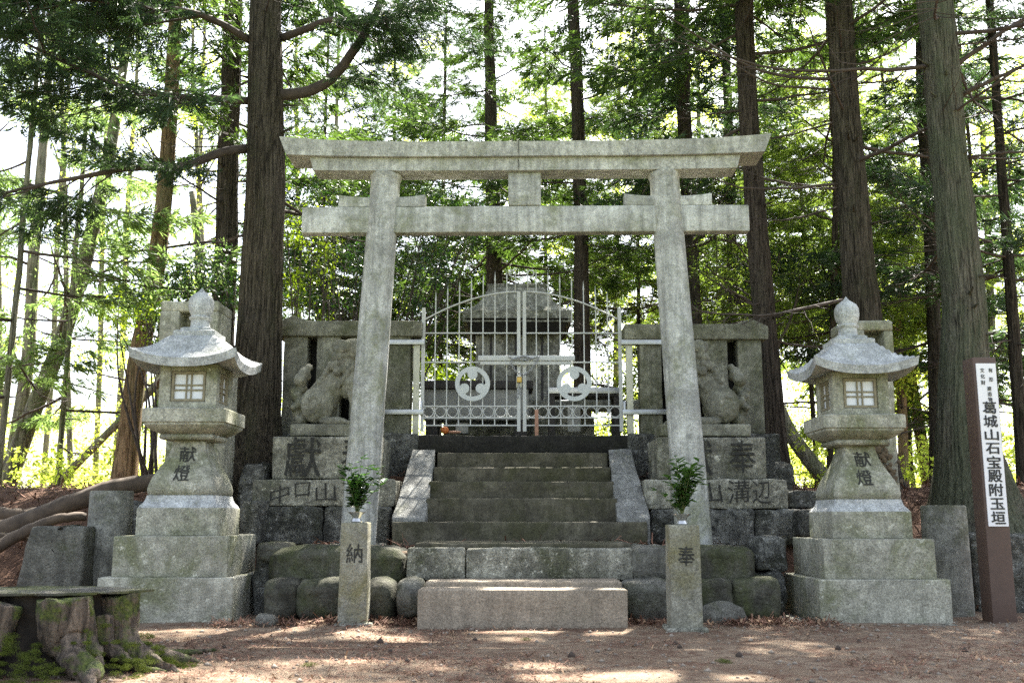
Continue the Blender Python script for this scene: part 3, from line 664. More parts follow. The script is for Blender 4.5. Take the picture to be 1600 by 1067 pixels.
# ------------------------------------------------------------------ lanterns
LX, LY = -3.42, 10.85
def lantern():
    t = thing('stone_lantern', 'tall square granite lantern on a stepped base, beside the round pillar and stump', 'stone lantern', (LX, LY, 0), 'stone lanterns flanking the stairs')
    kw = dict(r=.014, cell=.12)
    put('base_block', rbox(LX - .67, LX + .67, LY - .67, LY + .67, -.12, .415, amp=.005, seed=1, **kw), M_lantern, t)
    put('base_block', rbox(LX - .575, LX + .575, LY - .575, LY + .575, .413, .816, amp=.005, seed=2, **kw), M_lantern, t)
    V, Fq = rbox(LX - .42, LX + .42, LY - .42, LY + .42, .814, 1.10, amp=.004, seed=3, **kw)
    put('base_block', (V, Fq), M_lantern, t)
    put('sloped_cap', sqloft([(.415, 1.098), (.40, 1.125), (.375, 1.15), (.36, 1.19), (.352, 1.225)], LX, LY, .05), M_lroof, t, sharp=40)
    prof = [(.335, 1.223), (.352, 1.245), (.357, 1.29), (.345, 1.34), (.318, 1.42), (.275, 1.50), (.232, 1.58), (.198, 1.66), (.176, 1.74), (.168, 1.80)]
    sh = put('shaft', sqloft(prof, LX, LY, .09), M_lantern, t, sharp=40)
    put('collar', sqloft([(.20, 1.795), (.275, 1.808), (.288, 1.83), (.28, 1.858), (.27, 1.868)], LX, LY, .06), M_lantern, t, sharp=40)
    put('platform', sqloft([(.29, 1.866), (.37, 1.905), (.415, 1.95), (.42, 1.972), (.437, 1.98), (.437, 2.112), (.425, 2.122), (.33, 2.135)], LX, LY, .12), M_lantern, t, sharp=30)
    # fire box with four corner posts, head and sill
    fb = put('fire_box', join(*[rbox(LX + sx * .245 - .06, LX + sx * .245 + .06, LY + sy * .245 - .06, LY + sy * .245 + .06, 2.12, 2.60, r=.012) for sx in (-1, 1) for sy in (-1, 1)],
             *[rbox(LX - .19, LX + .19, LY + s * .25 - .05, LY + s * .25 + .05, a, b, r=.008) for s in (-1, 1) for a, b in ((2.12, 2.20), (2.525, 2.60))],
             *[rbox(LX + s * .25 - .05, LX + s * .25 + .05, LY - .19, LY + .19, a, b, r=.008) for s in (-1, 1) for a, b in ((2.12, 2.20), (2.525, 2.60))]), M_lantern, t)
    for ax, s in ((1, -1), (0, 1), (1, 1), (0, -1)):
        def tr(vf):
            V, Fq = vf; q = np.empty_like(V)
            if ax == 1: q[:, 0] = LX + V[:, 0]; q[:, 1] = LY + s * (.29 - V[:, 1])
            else: q[:, 1] = LY + V[:, 0]; q[:, 0] = LX + s * (.29 - V[:, 1])
            q[:, 2] = V[:, 2]; return q, Fq
        wz0, wz1, wh = 2.205, 2.52, .178
        fr = [bar(-wh, wh, .0, .03, wz0, wz0 + .026), bar(-wh, wh, .0, .03, wz1 - .026, wz1), bar(-wh, -wh + .026, .002, .03, wz0 + .026, wz1 - .026), bar(wh - .026, wh, .002, .03, wz0 + .026, wz1 - .026)]
        for q in (-.026, .026): fr.append(bar(q - .007, q + .007, .012, .03, wz0 + .026, wz1 - .026))
        zc = (wz0 + wz1) / 2 - .01
        for q in (-.026, .026): fr.append(bar(-wh + .026, wh - .026, .009, .028, zc + q - .007, zc + q + .007))
        wd = put('window_frame', tr(join(*fr)), M_frame, fb, smooth=False)
        put('pane', tr(bar(-wh + .02, wh - .02, .032, .042, wz0 + .02, wz1 - .02)), M_pane, wd, smooth=False)
    # roof: concave hipped cap with lifted corners
    n = 25; g = np.linspace(-1, 1, n); A, B = np.meshgrid(g, g, indexing='ij'); rr = np.maximum(np.abs(A), np.abs(B))
    along = np.where(rr > 1e-6, np.minimum(np.abs(A), np.abs(B)) / np.maximum(rr, 1e-6), 0)
    lift = .10 * along ** 2.6 * np.clip((rr - .35) / .65, 0, 1) ** 1.5
    cb = 1 - .06 * (1 - along ** 2) * rr
    prof = np.interp(rr, [0, .40, .46, .55, .68, .82, 1.0], [2.93, 2.925, 2.905, 2.835, 2.752, 2.688, 2.635])
    top = np.stack([LX + .56 * A * cb, LY + .56 * B * cb, prof + lift], -1).reshape(-1, 3)
    bot = np.stack([LX + .545 * A * cb, LY + .545 * B * cb, np.interp(rr, [0, .55, 1], [2.60, 2.595, 2.545]) + lift * .95], -1).reshape(-1, 3)
    idx = np.arange(n * n).reshape(n, n); q = np.stack([idx[:-1, :-1], idx[1:, :-1], idx[1:, 1:], idx[:-1, 1:]], -1).reshape(-1, 4)
    ring = np.concatenate([idx[:-1, 0], idx[-1, :-1], idx[1:, -1][::-1], idx[0, 1:][::-1]]); rn = np.roll(ring, -1)
    V = np.concatenate([top, bot]); V = V + .0015 * nvec(V * 6, 5)
    put('roof', (V, np.concatenate([q, q[:, ::-1] + n * n, np.stack([ring, ring + n * n, rn + n * n, rn], -1)])), M_lroof, t, sharp=38)
    put('finial_base', join(sqloft([(.225, 2.92), (.225, 2.975), (.205, 2.985)], LX, LY, .08), sqloft([(.165, 2.983), (.165, 3.015), (.15, 3.025)], LX, LY, .1)), M_lroof, t, sharp=40)
    pr = [(.12, 3.02), (.105, 3.05), (.10, 3.12), (.12, 3.135), (.122, 3.155), (.10, 3.168), (.105, 3.185), (.128, 3.23), (.137, 3.29), (.132, 3.35), (.11, 3.395), (.07, 3.425), (.035, 3.45), (.012, 3.48), (.002, 3.495)]
    put('jewel', lathe(pr, 28, (LX, LY)), M_lroof, t, sharp=50)
    # engraved characters lie on the sloping face
    def on_shaft(vf):
        V, Fl = vf; hw = np.interp(V[:, 2], [z for _, z in prof_s], [w_ for w_, _ in prof_s]); V = V.copy(); V[:, 1] += LY - hw - .003; return V, Fl
    prof_s = [(.335, 1.223), (.352, 1.245), (.357, 1.29), (.345, 1.34), (.318, 1.42), (.275, 1.50), (.232, 1.58), (.198, 1.66), (.176, 1.74), (.168, 1.80)]
    put('lettering', on_shaft(brushy(glyphs('献燈', [(LX + .005, 1.655, .17, .165), (LX - .01, 1.455, .165, .165)], .012), 3, .012)), M_ink, t, smooth=False)
    return t
lanL = lantern()
lanR = copy_tree(lanL); lanR.location = (3.645, 10.75, .0); lanR.scale = (.965,) * 3
lanR['label'] = 'tall square granite lantern on a stepped base, beside the signpost'
block('footing', 1222, 1500, 976, 992, 9.95, 1.6, M_ped, 'low rough concrete footing under the right lantern', 'footing', r=.03, amp=.02, freq=7, seed=90, cell=.06, down=.1)
# older rectangular lanterns behind
def old_lantern(label, u_c, D, v_top, v_box, v_bot, wpx, hole_u, seed, dsh=0):
    p0, p1, p2 = P(u_c, v_top, D), P(u_c, v_box, D), P(u_c, v_bot, D); s = D / F; hw = wpx * s / 2
    t = thing('old_stone_lantern', label, 'stone lantern', (p2[0], D + .35, p2[2]), 'old squared lanterns behind the new ones')
    hx0, hx1 = p0[0] + (hole_u[0] - u_c) * s, p0[0] + (hole_u[1] - u_c) * s; zt = p0[2] - .13; zb = p1[2]
    xl, xr = p0[0] - hw, p0[0] + hw
    put('head', join(rbox(xl, hx0, D, D + .6, zb, zt, r=.02, amp=.01, seed=seed), rbox(hx1, xr, D, D + .6, zb, zt, r=.02, amp=.01, seed=seed + 1),
                     rbox(xl, xr, D - .005, D + .6, zt - .005, p0[2], r=.03, amp=.014, seed=seed + 2), rbox(hx0 - .02, hx1 + .02, D + .3, D + .58, zb, zt, r=.01)), M_lantern, t)
    put('shaft', rbox(p2[0] + dsh - hw * .98, p2[0] + dsh + hw * .98, D + .04, D + .55, p2[2] - .2, zb + .003, r=.025, amp=.014, seed=seed + 3), M_lantern, t)
    return t
old_lantern('older squared stone lantern with a dark opening, behind the left lantern', 297, 12.3, 470, 540, 790, 94, (281, 318), 100)
oR = old_lantern('older squared stone lantern with lichen crust, behind the right lantern', 1357, 12.4, 500, 560, 800, 76, (1350, 1380), 110, .13)
def crust():
    r = rng_(5); out = []
    for k in range(150):
        t = r.random(); u = 1362 + 34 * t + r.normal(0, 7); v = 675 + 85 * t + r.normal(0, 12)
        p = P(u, v, 12.41); rr = r.uniform(.012, .04)
        V, Fl = lathe([(rr, 0), (rr * .8, rr * .35), (rr * .2, rr * .5)], 6); V = V[:, [0, 2, 1]] * (1, -1, 1)
        out.append((V + p, [f[::-1] for f in Fl]))
    V, Fl = join(*out); return V, Fl
put('lichen', crust(), plain('brown_lichen', (.10, .075, .045), .95, 0, .5, 30, .01), oR)

# ------------------------------------------------------------------ offering posts with vases of cut branches
def offering_post(u0, u1, v0, v1, D, char, label, vlabel, plabel, seed):
    a, b = P(u0, v0, D), P(u1, v0, D); a2, b2 = P(u0, v1, D), P(u1, v1, D)
    x0, x1 = (a[0] + a2[0]) / 2, (b[0] + b2[0]) / 2; zt, zb = a[2], -.05; w_ = x1 - x0; xc = (x0 + x1) / 2
    t = thing('offering_post', label, 'stone post', (xc, D + w_ / 2, zb), 'engraved offering posts')
    put('shaft', rbox(x0, x1, D, D + w_, zb, zt, r=.012, cell=.1, amp=.006, seed=seed, taper=.01), M_post, t)
    put('footing', rbox(x0 - .04, x1 + .05, D - .05, D + w_ + .05, -.06, .025, r=.02, cell=.05, amp=.015, seed=seed + 1), M_ped, t)
    zc = P(0, v0 + 48, D)[2]
    V, Fl = brushy(glyphs(char, [(xc + .005, zc, .155, .18)], .004), seed, .012); V[:, 1] += D + .003
    put('lettering', (V, Fl), M_ink, t, smooth=False)
    vc = (xc, D + w_ / 2)
    solo('vase', lathe([(.05, zt - .005), (.055, zt + .01), (.04, zt + .04), (.05, zt + .07), (.085, zt + .095), (.088, zt + .10), (.07, zt + .092), (.04, zt + .08)], 20, vc), M_silver, (vc[0], vc[1], zt), vlabel, 'vase', 'vases on the offering posts', sharp=40)
    r = rng_(seed); SV, LVs, LF, n = [], [], [], 0
    for s in range(17):
        az = r.uniform(0, 2 * math.pi); ln = r.uniform(.26, .54) if s else .58; sp = r.uniform(.06, .27) if ln < .55 else r.uniform(0, .07)
        tt = np.linspace(0, 1, 7)[:, None]
        path = np.array([vc[0], vc[1], zt + .06]) + np.c_[np.cos(az) * sp * tt ** 1.4, np.sin(az) * sp * tt ** 1.4, ln * tt]
        SV.append(tube(path, np.linspace(.006, .002, 7), 5, caps=False))
        for q in range(int(ln * 46)):
            f = r.uniform(.22, 1); p = np.array([np.interp(f, tt[:, 0], path[:, k_]) for k_ in range(3)])
            a_ = r.uniform(0, 2 * math.pi); d = np.array([math.cos(a_), math.sin(a_), r.uniform(-.25, .75)]); d /= np.linalg.norm(d)
            L = r.uniform(.065, .125); sd = np.cross(d, (0, 0, 1)); sd /= np.linalg.norm(sd) + 1e-9; nn = np.cross(sd, d); W = L * .27
            P_ = [p, p + d * L * .3 + sd * W * .8 + nn * .008, p + d * L * .65 + sd * W * .75 + nn * .006, p + d * L, p + d * L * .65 - sd * W * .75 + nn * .006, p + d * L * .3 - sd * W * .8 + nn * .008, p + d * L * .5 - nn * .004]
            LVs += P_; LF += [(n, n + 1, n + 6, n + 5), (n + 1, n + 2, n + 3, n + 6), (n + 6, n + 3, n + 4, n + 5)]; n += 7
    pl = thing('cut_branches', plabel, 'branches', (vc[0], vc[1], zt + .05), 'cut evergreen branches in vases')
    put('stems', join(*SV), plain('green_stem', (.10, .12, .04), .7, 0, .2, 20), pl); put('leaves', (np.array(LVs), LF), L_sak, pl)
offering_post(529, 574, 816, 974, 9.75, '納', 'square stone offering post engraved with one character, left of the front step', 'small silver vase on the left offering post', 'dark evergreen sprigs in the vase on the left offering post', 201)
offering_post(1047, 1097, 820, 984, 9.35, '奉', 'square stone offering post engraved with one character, right of the front step', 'small silver vase on the right offering post', 'lighter evergreen sprigs in the vase on the right offering post', 222)

# ------------------------------------------------------------------ signpost
SX0, SD = P(1571, 970, 10.1)[0], 10.1
sg = thing('signpost', 'brown square wooden signpost with a white vertical name plate', 'signpost', (SX0, SD + .115, -.1))
sw = .118
put('post', rbox(SX0 - sw, SX0 + sw, SD, SD + .236, -.1, 2.60, r=.008, cell=.3), M_signb, sg)
zt, zb = P(0, 568, SD)[2], P(0, 822, SD)[2]
put('name_plate', bar(SX0 - .093, SX0 + .105, SD - .012, SD - .0005, zb, zt), M_white, sg, smooth=False)
H = zt - zb; cells = []; txt = ''
main = '葛城山石宝殿附玉垣'
y0 = zt - H * .235; ch = H * .755 / 9
for i, c_ in enumerate(main):
    hh = .125 if c_ not in '山玉石' else .112
    cells.append((SX0 + .008, y0 - ch * (i + .5), .142, hh))
small = [('有', .048, .045), ('形', .048, .105), ('文', -.035, .045), ('化', -.035, .085), ('財', -.035, .125), ('建', .022, .165), ('造', .022, .200), ('物', .022, .235)]
V, Fl = glyphs(main, cells, .022)
V2, F2 = glyphs(''.join(s[0] for s in small), [(SX0 + dx, zt - H * 1.0 * dz * .96, .044, .046) for _, dx, dz in small], .012)
V, Fl = join((V, Fl), (V2, F2)); V[:, 1] += SD - .0145
put('lettering', (V, Fl), M_black, sg, smooth=False)

# ------------------------------------------------------------------ metal gate
GD = 14.1
def gz(v): return P(0, v, GD)[2]
def gxx(u, v=560): return P(u, v, GD)[0]
def crop(x, y): return 620 + x / 3.5575, 400 + y / 3.5575
def wire(path, r_=.009, n=6): return tube(path, r_, n, caps=True)
def gate_leaf(side, label):
    s = -1 if side == 'l' else 1
    xi = gxx(815 + s * 4.5); xo = gxx(815 + s * 154)
    t = thing('gate_leaf', label, 'gate', ((xi + xo) / 2, GD, gz(676)), 'leaves of the metal gate')
    W = abs(xo - xi); zb, zin, zout = gz(674), gz(456), gz(494)
    def pos(f): return xi + (xo - xi) * f
    def arch(f): return zin + (zout - .06 - zin) * f ** 1.9
    fr = [bar(xi - .024, xi + .024, GD - .024, GD + .024, zb, zin), bar(xo - .024, xo + .024, GD - .024, GD + .024, zb, zout + .12)]
    put('stile', fr[0], M_metal, t, smooth=False); put('stile', fr[1], M_metal, t, smooth=False)
    f = np.linspace(0, 1, 20)
    put('arched_rail', tube(np.c_[pos(f), np.full(20, GD), [arch(q) for q in f]], .012, 6), M_metal, t)
    lo, hi = min(xi, xo), max(xi, xo)
    for v in (520.5, 566, 634.5, 652.5, 664.5):
        z = gz(v); put('rail', bar(lo + .024, hi - .024, GD - .012, GD + .008, z - .0085, z + .0085), M_metal, t, smooth=False)
    for k_ in range(1, 8):
        q = k_ / 8; x = pos(q); zt = arch(q) + .30
        V, Fl = join(bar(x - .0075, x + .0075, GD + .009, GD + .024, gz(664.5), zt - .10), (np.array([(x - .012, GD + .006, zt - .1), (x + .012, GD + .006, zt - .1), (x + .012, GD + .03, zt - .1), (x - .012, GD + .03, zt - .1), (x, GD + .018, zt + .04)]), [(0, 1, 4), (1, 2, 4), (2, 3, 4), (3, 0, 4)]))
        put('spear_bar', (V, Fl), M_metal, t, smooth=False)
    x = pos(.035); a = np.linspace(0, 5.2, 14)
    curl = np.c_[x + s * (.045 - .045 * np.cos(a)) * 1., np.full(14, GD), zin + .27 + .045 * np.sin(a)]
    put('scroll', tube(np.concatenate([[(x, GD, zin)], [(x, GD, zin + .15)], curl]), .009, 6), M_metal, t)
    a = np.linspace(0, 2 * math.pi, 25)
    for k_ in range(8):
        x = pos((k_ + .5) / 8); zc = (gz(634.5) + gz(652.5)) / 2; rr = .072
        put('ring', tube(np.c_[x + rr * np.cos(a), np.full(25, GD - .002), zc + rr * np.sin(a)], .007, 5, caps=False), M_metal, t)
    # plate with three commas cut round: a ring and three round heads that run into it
    xc = gxx(738.5 if s < 0 else 897, 600); zc = P(0, 600, GD)[2]
    nR = 72; ang = np.linspace(0, 2 * math.pi, nR, endpoint=False)
    # outline of the opening in polar form
    def inner(an):
        base = .185
        out = base
        return out
    V, Fl = [], []
    for yy in (GD - .046, GD - .034):
        for rr in (.246, .182): V += [(xc + rr * math.cos(q), yy, zc + rr * math.sin(q)) for q in ang]
    for i in range(nR):
        j = (i + 1) % nR
        o0, i0, o1, i1 = 0, nR, 2 * nR, 3 * nR
        Fl += [(o0 + i, o0 + j, i0 + j, i0 + i), (o1 + j, o1 + i, i1 + i, i1 + j), (o0 + j, o0 + i, o1 + i, o1 + j), (i0 + i, i0 + j, i1 + j, i1 + i)]
    parts = [(np.array(V), Fl)]
    for k_ in range(3):
        th = math.pi / 2 + k_ * 2 * math.pi / 3
        hc = np.array((xc + .132 * math.cos(th), zc + .132 * math.sin(th)))
        # head of the comma plus a tapering tail that runs back along the rim
        pts = []
        sp = np.linspace(0, 2 * math.pi, 28, endpoint=False)
        V2 = [(hc[0] + .070 * math.cos(q), GD - .047 + .0125 * d, hc[1] + .070 * math.sin(q)) for d in (0, 1) for q in sp]
        F2 = [tuple(range(28)), tuple(range(55, 27, -1))] + [(i + 28, (i + 1) % 28 + 28, (i + 1) % 28, i) for i in range(28)]
        parts.append((np.array(V2), F2))
        m_ = 12; a0 = th + .1; a1 = th + 1.0
        aa = np.linspace(a0, a1, m_); ri = .045 + (.19 - .045) * np.linspace(0, 1, m_) ** .5; ri = np.clip(ri + .035, .09, .184)
        V3 = []
        for d in (0, 1):
            for q, r0 in zip(aa, ri): V3 += [(xc + r0 * math.cos(q), GD - .0465 + .0125 * d, zc + r0 * math.sin(q)), (xc + .186 * math.cos(q), GD - .0465 + .0125 * d, zc + .186 * math.sin(q))]
        F3 = []
        for i in range(m_ - 1):
            F3 += [(2 * i, 2 * i + 1, 2 * i + 3, 2 * i + 2), tuple(2 * m_ + k2 for k2 in (2 * i + 2, 2 * i + 3, 2 * i + 1, 2 * i)), (2 * i, 2 * i + 2, 2 * m_ + 2 * i + 2, 2 * m_ + 2 * i)]
        parts.append((np.array(V3), F3))
    put('crest_plate', join(*parts), M_disc, t, smooth=False)
    return t
gate_leaf('l', 'left leaf of the pale metal gate with spear bars and a comma crest')
gate_leaf('r', 'right leaf of the pale metal gate with spear bars and a comma crest')
for s, ua, ub, lab in ((-1, 645, 654.5, 'cream painted gate post strapped to the left stone fence'), (1, 979.5, 989.5, 'cream painted gate post strapped to the right stone fence')):
    a, b = P(ua, 610, 14.0), P(ub, 610, 14.0)
    t = thing('gate_post', lab, 'gate post', ((a[0] + b[0]) / 2, 14.05, gz(678)), 'cream gate posts')
    put('post', rbox(a[0], b[0], 14.0, 14.09, gz(679), gz(534), r=.006), M_cream, t)
    sx0, sx1 = (P(598, 600, 13.96)[0], b[0] + .07) if s < 0 else (a[0] - .07, P(1040, 600, 13.96)[0])
    for v in (537, 645): put('strap', rbox(sx0, sx1, 13.955, 13.995, gz(v) - .035, gz(v) + .035, r=.004), M_steel, t)
    put('hinge', rbox((b[0] + .02) if s < 0 else (a[0] - .05), (b[0] + .05) if s < 0 else (a[0] - .02), 14.0, 14.06, gz(650), gz(628), r=.004), M_steel, t)
a, b = crop(452, 583), crop(990, 590)
pa, pb = P(a[0], a[1], GD - .09), P(b[0], b[1], GD - .09)
bo = thing('gate_bar', 'pale square locking bar laid across both gate leaves', 'bar', ((pa[0] + pb[0]) / 2, GD - .09, pa[2]))
put('upper_tube', rbox(pa[0], pb[0], GD - .12, GD - .06, pa[2] + .0, pa[2] + .075, r=.008), M_metal, bo)
put('lower_tube', rbox(pa[0] + .03, pb[0] - .05, GD - .10, GD - .055, pa[2] - .055, pa[2] - .004, r=.006), M_metal, bo)
pc = P(811, 590, GD - .07); put('hasp', rbox(pc[0] - .04, pc[0] + .04, GD - .095, GD - .05, pc[2] - .14, pc[2] + .02, r=.006), M_cream, bo)
def chain():
    pts = []
    r = rng_(2); keys = [crop(*q) for q in ((625, 560), (650, 575), (700, 560), (745, 570), (790, 560), (770, 600), (735, 640), (710, 660), (690, 655), (660, 640), (635, 600), (640, 575), (700, 555), (760, 568), (720, 580), (670, 572))]
    hang = [crop(*q) for q in ((680, 700), (676, 740), (672, 790), (684, 760), (690, 720))]
    out = []
    for path in (keys, hang):
        p = np.array([P(u, v, GD - .135) for u, v in path]); d = np.r_[0, np.cumsum(np.linalg.norm(np.diff(p, axis=0), axis=1))]
        for i, s in enumerate(np.arange(0, d[-1], .03)):
            c_ = np.array([np.interp(s, d, p[:, k_]) for k_ in range(3)]); e_ = np.array([np.interp(s + .01, d, p[:, k_]) for k_ in range(3)]) - c_
            e_ /= np.linalg.norm(e_) + 1e-9; sd = np.array((0, 1., 0)) if i % 2 else np.cross(e_, (0, 1, 0)); q = np.linspace(0, 2 * math.pi, 9)
            out.append(tube(c_ + .022 * np.cos(q)[:, None] * e_ + .012 * np.sin(q)[:, None] * sd, .0045, 4, caps=False))
    return join(*out)
pk = P(812, 592, GD - .13)
solo('chain', chain(), M_steel, pk, 'steel chain wound round the middle of the gate', 'chain')
pp = P(*crop(681, 684), GD - .16)
pd = thing('padlock', 'small brass padlock hanging on the gate chain', 'padlock', pp)
put('lock_body', rbox(pp[0] - .035, pp[0] + .035, pp[1] - .02, pp[1] + .02, pp[2] - .05, pp[2] + .03, r=.008), M_brass, pd)
q = np.linspace(0, math.pi, 10); put('shackle', tube(np.c_[pp[0] + .024 * np.cos(q), np.full(10, pp[1]), pp[2] + .03 + .04 * np.sin(q)], .006, 6), M_steel, pd)

# ------------------------------------------------------------------ inside the gate: shrine, offertory box, table
SD2 = 16.6
sh = thing('stone_shrine', 'small grey stone shrine with a curved roof behind the metal gate', 'shrine', (P(808, 650, SD2)[0], SD2 + .6, 2.1))
xc = P(808, 500, SD2)[0]; sc2 = SD2 / F
def shz(v, D=SD2): return P(0, v, D)[2]
put('body', join(rbox(xc - .70, xc + .72, SD2 + .12, SD2 + 1.1, 2.6, shz(505), r=.02, amp=.012, seed=2), *[rbox(xc + q - .015, xc + q + .015, SD2 + .105, SD2 + .2, 2.65, shz(518), r=.004) for q in ()]), M_ped, sh)
for q in (-.44, -.02, .42): put('panel_joint', bar(xc + q - .018, xc + q + .018, SD2 + .10, SD2 + .135, 2.65, shz(522)), M_dwood, sh, smooth=False)
put('plinth', rbox(xc - 1.2, xc + 1.25, SD2 - .3, SD2 + 1.5, 1.95, 2.62, r=.03, amp=.015, seed=3), M_ped, sh)
put('cornice', sqloft([(.74, shz(521)), (.80, shz(513)), (.86, shz(503)), (.88, shz(502))], xc, SD2 + .6, .02), M_dark, sh, sharp=40)
n = 21; g = np.linspace(-1, 1, n); A, B = np.meshgrid(g, g, indexing='ij'); rr = np.maximum(np.abs(A), np.abs(B))
z_e, z_t = shz(485, SD2 - .25), shz(452, SD2 + .3)
prof = np.interp(rr, [0, .5, .56, .68, .82, 1], [z_t, z_t, z_t - .04, z_e + .22, z_e + .09, z_e])
top = np.stack([xc + .90 * A, SD2 + .6 + .85 * B, prof], -1).reshape(-1, 3); bot = np.stack([xc + .90 * A, SD2 + .6 + .85 * B, np.full(A.shape, z_e - .19)], -1).reshape(-1, 3)
idx = np.arange(n * n).reshape(n, n); q = np.stack([idx[:-1, :-1], idx[1:, :-1], idx[1:, 1:], idx[:-1, 1:]], -1).reshape(-1, 4)
ring = np.concatenate([idx[:-1, 0], idx[-1, :-1], idx[1:, -1][::-1], idx[0, 1:][::-1]]); rn = np.roll(ring, -1)
V = np.concatenate([top, bot]); V = V + .012 * nvec(V * 4, 5)
put('roof', (V, np.concatenate([q, q[:, ::-1] + n * n, np.stack([ring, ring + n * n, rn + n * n, rn], -1)])), M_ped, sh, sharp=38)
put('ridge', rbox(xc - .50, xc + .50, SD2 + .35, SD2 + .85, z_t - .02, z_t + .11, r=.02, amp=.01, taper=-.02), M_ped, sh)
tagp(put('shrine_terrace', rbox(P(560, 690, 14.9)[0], P(1080, 690, 14.9)[0], 14.7, 19, 1.4, 2.07, r=.03, cell=.4, amp=.01), M_ped, None, (.1, 16, 1.4)), 'low stone terrace floor behind the metal gate', 'terrace')
BD = 15.2
p0, p1 = P(662, 630, BD), P(826, 630, BD)
bx = thing('offertory_box', 'grey wooden offertory box with a dark lid behind the left gate leaf', 'offertory box', ((p0[0] + p1[0]) / 2, BD + .3, 2.07))
put('body', rbox(p0[0], p1[0], BD, BD + .6, shz(656, BD), shz(608, BD), r=.01), M_gwood, bx)
put('lid', rbox(p0[0] - .02, p1[0] + .07, BD - .06, BD + .66, shz(608, BD) + .002, shz(595, BD), r=.01), M_dwood, bx)
for xx in (p0[0] + .12, p1[0] - .12): put('foot', rbox(xx - .09, xx + .09, BD + .03, BD + .5, 2.07, shz(656, BD) - .001, r=.01), M_dwood, bx)
TD = 15.0
p0, p1 = P(856, 610, TD), P(970, 610, TD)
tb = thing('offering_table', 'dark wooden offering table with grey top behind the right gate leaf', 'table', ((p0[0] + p1[0]) / 2, TD + .3, 2.07))
put('tabletop', rbox(p0[0], p1[0] + .02, TD, TD + .55, shz(615, TD), shz(605, TD), r=.01), M_steel, tb)
put('apron', rbox(p0[0] + .03, p1[0], TD + .02, TD + .5, shz(619, TD), shz(615, TD) - .002, r=.01), M_dwood, tb)
for xx in (p0[0] + .06, p1[0] - .06):
    for yy in (TD + .05, TD + .45): put('leg', rbox(xx - .045, xx + .045, yy - .04, yy + .04, 2.07, shz(619, TD) - .002, r=.008), M_dwood, tb)
block('stone_rail', 900, 1006, 624, 640, 15.9, .4, M_fence, 'low stone rail behind the offering table', 'stone rail', amp=.015, seed=4)
block('stone_block', 832, 900, 625, 668, 15.8, .4, M_ped, 'grey stone block between the box and the table', 'stone block', amp=.015, seed=5, down=.2)
for i, (ua, ub, v0, v1, lab) in enumerate(((887, 907, 632, 674, 'pale weathered notice board leaning below the offering table'),)):
    block('notice_board', ua, ub, v0, v1, 14.7, .02, M_gwood, lab, 'board', amp=0, r=.003)
block('small_box', 712, 731, 661, 677, 14.6, .18, M_gwood, 'small grey box on the floor before the offertory box', 'box', amp=.003, r=.006)
p0 = P(838.5, 682, 13.95)
solo('wooden_stake', rbox(p0[0] - .025, p0[0] + .025, 13.93, 13.955, p0[2] - .02, P(0, 640, 13.95)[2], r=.003), M_stake, p0, 'thin reddish wooden stake in front of the gate', 'stake')
p0 = P(695, 672, 14.35); V, Fl = lathe([(.01, -.055), (.045, -.04), (.06, 0), (.045, .04), (.01, .052)], 14); solo('orange', (V + p0 , Fl), M_orange, p0, 'orange fruit left on the floor behind the left gate leaf', 'fruit')
V, Fl = lathe([(.01, -.05), (.04, -.035), (.05, 0), (.04, .035), (.01, .05)], 14)
p0 = P(710, 675, 14.35); solo('orange', (V * (1.9, .6, .4) + p0, Fl), M_stake, p0, 'flattened dried fruit beside the orange', 'fruit')

